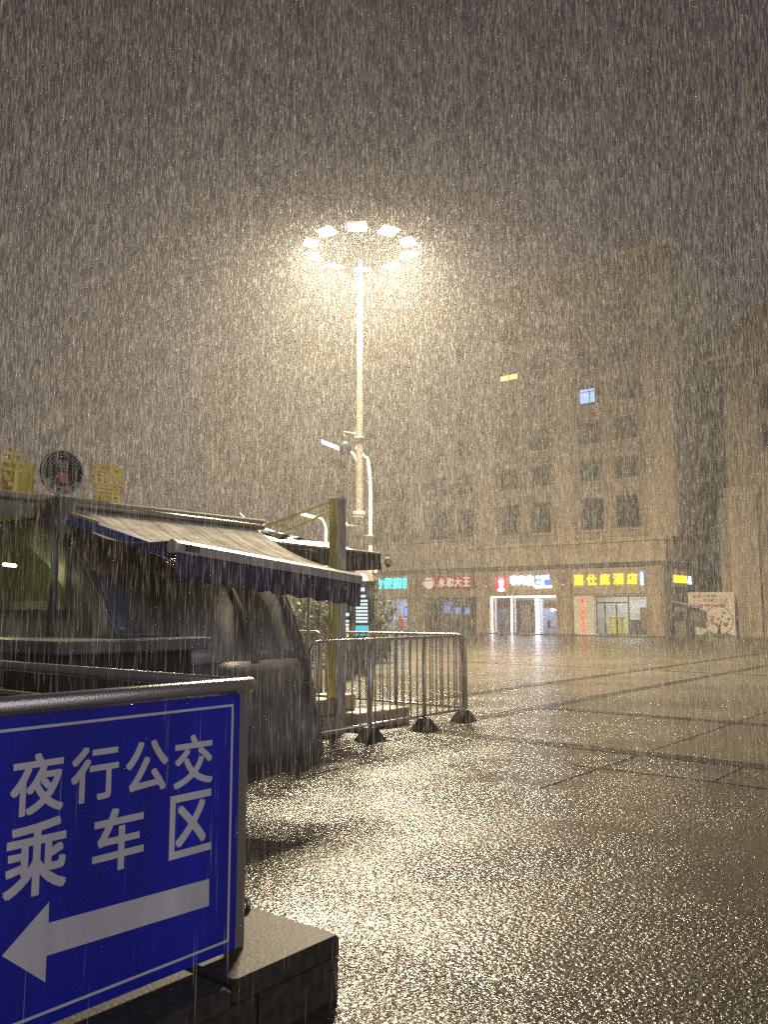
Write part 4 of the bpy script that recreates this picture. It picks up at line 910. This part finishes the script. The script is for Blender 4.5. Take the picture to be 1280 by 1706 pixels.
def hedge(x, y, wx, wz, n, label):
    s, t = from_world(x, y); o = thing('hedge_bush', label, 'bush', s, t, 0, 'bushes behind the barriers')
    r2 = np.random.default_rng(int(abs(x)*1000+y)); mb = MB()
    blobs = [(r2.uniform(-wx, wx)*0.7, r2.uniform(-0.4, 0.4), r2.uniform(0.3, wz*0.85), r2.uniform(0.22, 0.42)) for _ in range(14)]
    for _ in range(n):
        b_ = blobs[r2.integers(len(blobs))]; d = r2.normal(size=3); d /= np.linalg.norm(d); rr = b_[3]*r2.uniform(0.5, 1.05)
        px, py, pz_ = b_[0]+d[0]*rr, b_[1]+d[1]*rr, max(0.05, b_[2]+d[2]*rr)
        c = A*0 + Vector((s, t, 0)) + Vector((A.x, B.x, 0))*px + Vector((A.y, B.y, 0))*py + Vector((0, 0, pz_))
        u_ = Vector(r2.normal(size=3)).normalized(); v_ = u_.cross(Vector(r2.normal(size=3))).normalized(); L_ = r2.uniform(0.05, 0.10)
        mb.add([c - u_*L_, c + v_*L_*0.45, c + u_*L_, c - v_*L_*0.45], [(0,1,2,3)])
    part('foliage', mb, 'leaf', o)
    st = MB()
    for k in range(5): st.tube([(s+0.1*k-0.2, t, 0), (s+0.18*k-0.35, t+0.1*(k-2), wz*0.7)], [0.025, 0.01], 5)
    part('stem', st, 'twig', o)
hedge(-2.1, 23.0, 0.7, 1.9, 2600, 'dark green bush seen under the valance')
hedge(-0.95, 24.0, 0.45, 1.7, 1500, 'dark green bush beside the awning post')
hedge(-0.15, 25.0, 0.35, 1.9, 1600, 'dark green bush right of the rainbow totem')

# ------------------------------------------------------------------ rain: falling water drawn out into thin threads, everywhere round the camera
def make_rain():
    N = 820000
    u = rng.random(N)
    edges_ = np.linspace(1.5, 40, 400); dens = (3.2 + 75.0/(1+(edges_/8.5)**4)) * np.clip((edges_-1.4)/3.5, 0, 1); wgt = edges_**2 * dens; cdf = np.cumsum(wgt); cdf /= cdf[-1]
    r = np.interp(u, cdf, edges_)
    ax_ = rng.uniform(-0.62, 0.62, N); az_ = rng.uniform(-0.62, 0.80, N)
    x = r*ax_; y = r*np.ones(N); z = 1.5 + r*az_
    keep = (z > 0.06) & (z < 26)
    s = x*A.x + y*A.y; t = x*B.x + y*B.y
    keep &= ~((s > 4.2) & (s < 9.3) & (t > 5.6) & (t < 12.5) & (z < 2.5))
    keep &= ~((s > 0.2) & (s < 2.7) & (t > 2.44) & (t < 2.62) & (z < 1.3))
    x, y, z, r = x[keep], y[keep], z[keep], r[keep]; n = len(x)
    L = np.clip(rng.lognormal(-1.95, 0.45, n), 0.04, 0.40) * 0.5; rad = np.clip(r/841*0.31, 0.0011, 0.0034) * np.clip(rng.lognormal(-0.12, 0.45, n), 0.35, 2.4)
    dx = rng.normal(0.0, 0.018, n)*L; dy = rng.normal(0.0, 0.03, n)*L
    V = np.empty((n, 5, 3), np.float32)
    V[:,0] = np.stack([x+dx, y+dy, z+L], 1); V[:,4] = np.stack([x-dx, y-dy, z-L], 1)
    ph = rng.random(n)*6.28
    for k in range(3):
        a = ph + k*2.0944; V[:,1+k] = np.stack([x+rad*np.cos(a), y+rad*np.sin(a), z-L*0.2], 1)
    tri = np.array([(0,1,2),(0,2,3),(0,3,1),(4,2,1),(4,3,2),(4,1,3)])
    F = (tri[None] + (np.arange(n)*5)[:,None,None]).reshape(-1)
    me = bpy.data.meshes.new('rain'); me.vertices.add(n*5); me.vertices.foreach_set('co', V.ravel())
    me.loops.add(len(F)); me.loops.foreach_set('vertex_index', F.astype(np.int32))
    me.polygons.add(len(F)//3); me.polygons.foreach_set('loop_start', np.arange(0, len(F), 3, dtype=np.int32))
    me.polygons.foreach_set('use_smooth', np.ones(len(F)//3, bool)); me.update(); me.validate()
    m, nd, l, p = new_mat('rain_water'); nd.remove(p)
    df = nd.new('ShaderNodeBsdfDiffuse'); df.inputs[0].default_value = (0.62, 0.62, 0.66, 1)
    tl = nd.new('ShaderNodeBsdfTranslucent'); tl.inputs[0].default_value = (0.76, 0.76, 0.80, 1)
    mx = nd.new('ShaderNodeMixShader'); mx.inputs[0].default_value = 0.75
    l.new(df.outputs[0], mx.inputs[1]); l.new(tl.outputs[0], mx.inputs[2]); tp = nd.new('ShaderNodeBsdfTransparent'); m3 = nd.new('ShaderNodeMixShader'); m3.inputs[0].default_value = 0.074
    l.new(tp.outputs[0], m3.inputs[1]); l.new(mx.outputs[0], m3.inputs[2]); l.new(m3.outputs[0], nd['Material Output'].inputs['Surface'])
    me.materials.append(m)
    o = bpy.data.objects.new('rain', me); COL.objects.link(o); o['kind'] = 'stuff'; o['label'] = 'dense rain falling in fine bright streaks over the plaza'; o['category'] = 'rain'
make_rain()
def make_splash():
    N = 70000
    r = 2.6 + 22*rng.random(N)**1.5; ax_ = rng.uniform(-0.55, 0.62, N); x = r*ax_; y = r
    s = x*A.x + y*A.y; t = x*B.x + y*B.y
    keep = ~((s < 2.7) & (t > 2.2)) & ~((s > 3.9) & (s < 9.4) & (t > 6.0))
    x, y = x[keep], y[keep]; n = len(x); z = 0.004 + 0.035*rng.random(n)**3
    rad = rng.uniform(0.002, 0.006, n); hz = rad*rng.uniform(0.6, 1.8, n)
    V = np.stack([np.stack([x + rad*a, y + rad*b, z + hz*c], 1) for a, b, c in ((1,0,0),(0,1,0),(-1,0,0),(0,-1,0),(0,0,1),(0,0,-1))], 1).astype(np.float32)
    tri = np.array([(0,1,4),(1,2,4),(2,3,4),(3,0,4),(1,0,5),(2,1,5),(3,2,5),(0,3,5)])
    F = (tri[None] + (np.arange(n)*6)[:,None,None]).reshape(-1)
    me = bpy.data.meshes.new('splash'); me.vertices.add(n*6); me.vertices.foreach_set('co', V.ravel())
    me.loops.add(len(F)); me.loops.foreach_set('vertex_index', F.astype(np.int32))
    me.polygons.add(len(F)//3); me.polygons.foreach_set('loop_start', np.arange(0, len(F), 3, dtype=np.int32))
    me.polygons.foreach_set('use_smooth', np.ones(len(F)//3, bool)); me.update(); me.validate()
    sm_ = bpy.data.materials['rain_water'].copy(); sm_.name = 'splash_water'; sm_.node_tree.nodes['Diffuse BSDF'].inputs[0].default_value = (0.4, 0.4, 0.4, 1); sm_.node_tree.nodes['Translucent BSDF'].inputs[0].default_value = (0.4, 0.4, 0.4, 1)
    [q for q in sm_.node_tree.nodes if q.type == 'MIX_SHADER'][-1].inputs[0].default_value = 0.35; me.materials.append(sm_)
    o = bpy.data.objects.new('rain_splash', me); COL.objects.link(o); o['kind'] = 'stuff'; o['label'] = 'small drops splashing up from the wet paving'; o['category'] = 'rain'
make_splash()

# ------------------------------------------------------------------ haze of fine spray
hm = bpy.data.materials.new('spray_haze'); hm.use_nodes = True; nt = hm.node_tree; nt.nodes.clear()
out = nt.nodes.new('ShaderNodeOutputMaterial'); pv = nt.nodes.new('ShaderNodeVolumePrincipled')
pv.inputs['Color'].default_value = (0.86, 0.84, 0.82, 1); pv.inputs['Density'].default_value = 0.0021; pv.inputs['Anisotropy'].default_value = 0.3
nt.links.new(pv.outputs[0], out.inputs['Volume'])
me = bpy.data.meshes.new('haze'); b_ = MB().box(-80, 200, -140, 200, -1.3, 33)
me.from_pydata(b_.v, [], b_.f); me.materials.append(hm)
o = bpy.data.objects.new('haze', me); COL.objects.link(o); o.rotation_euler = (0, 0, GA); o['kind'] = 'stuff'; o['label'] = 'grey haze of rain spray filling the air'; o['category'] = 'haze'
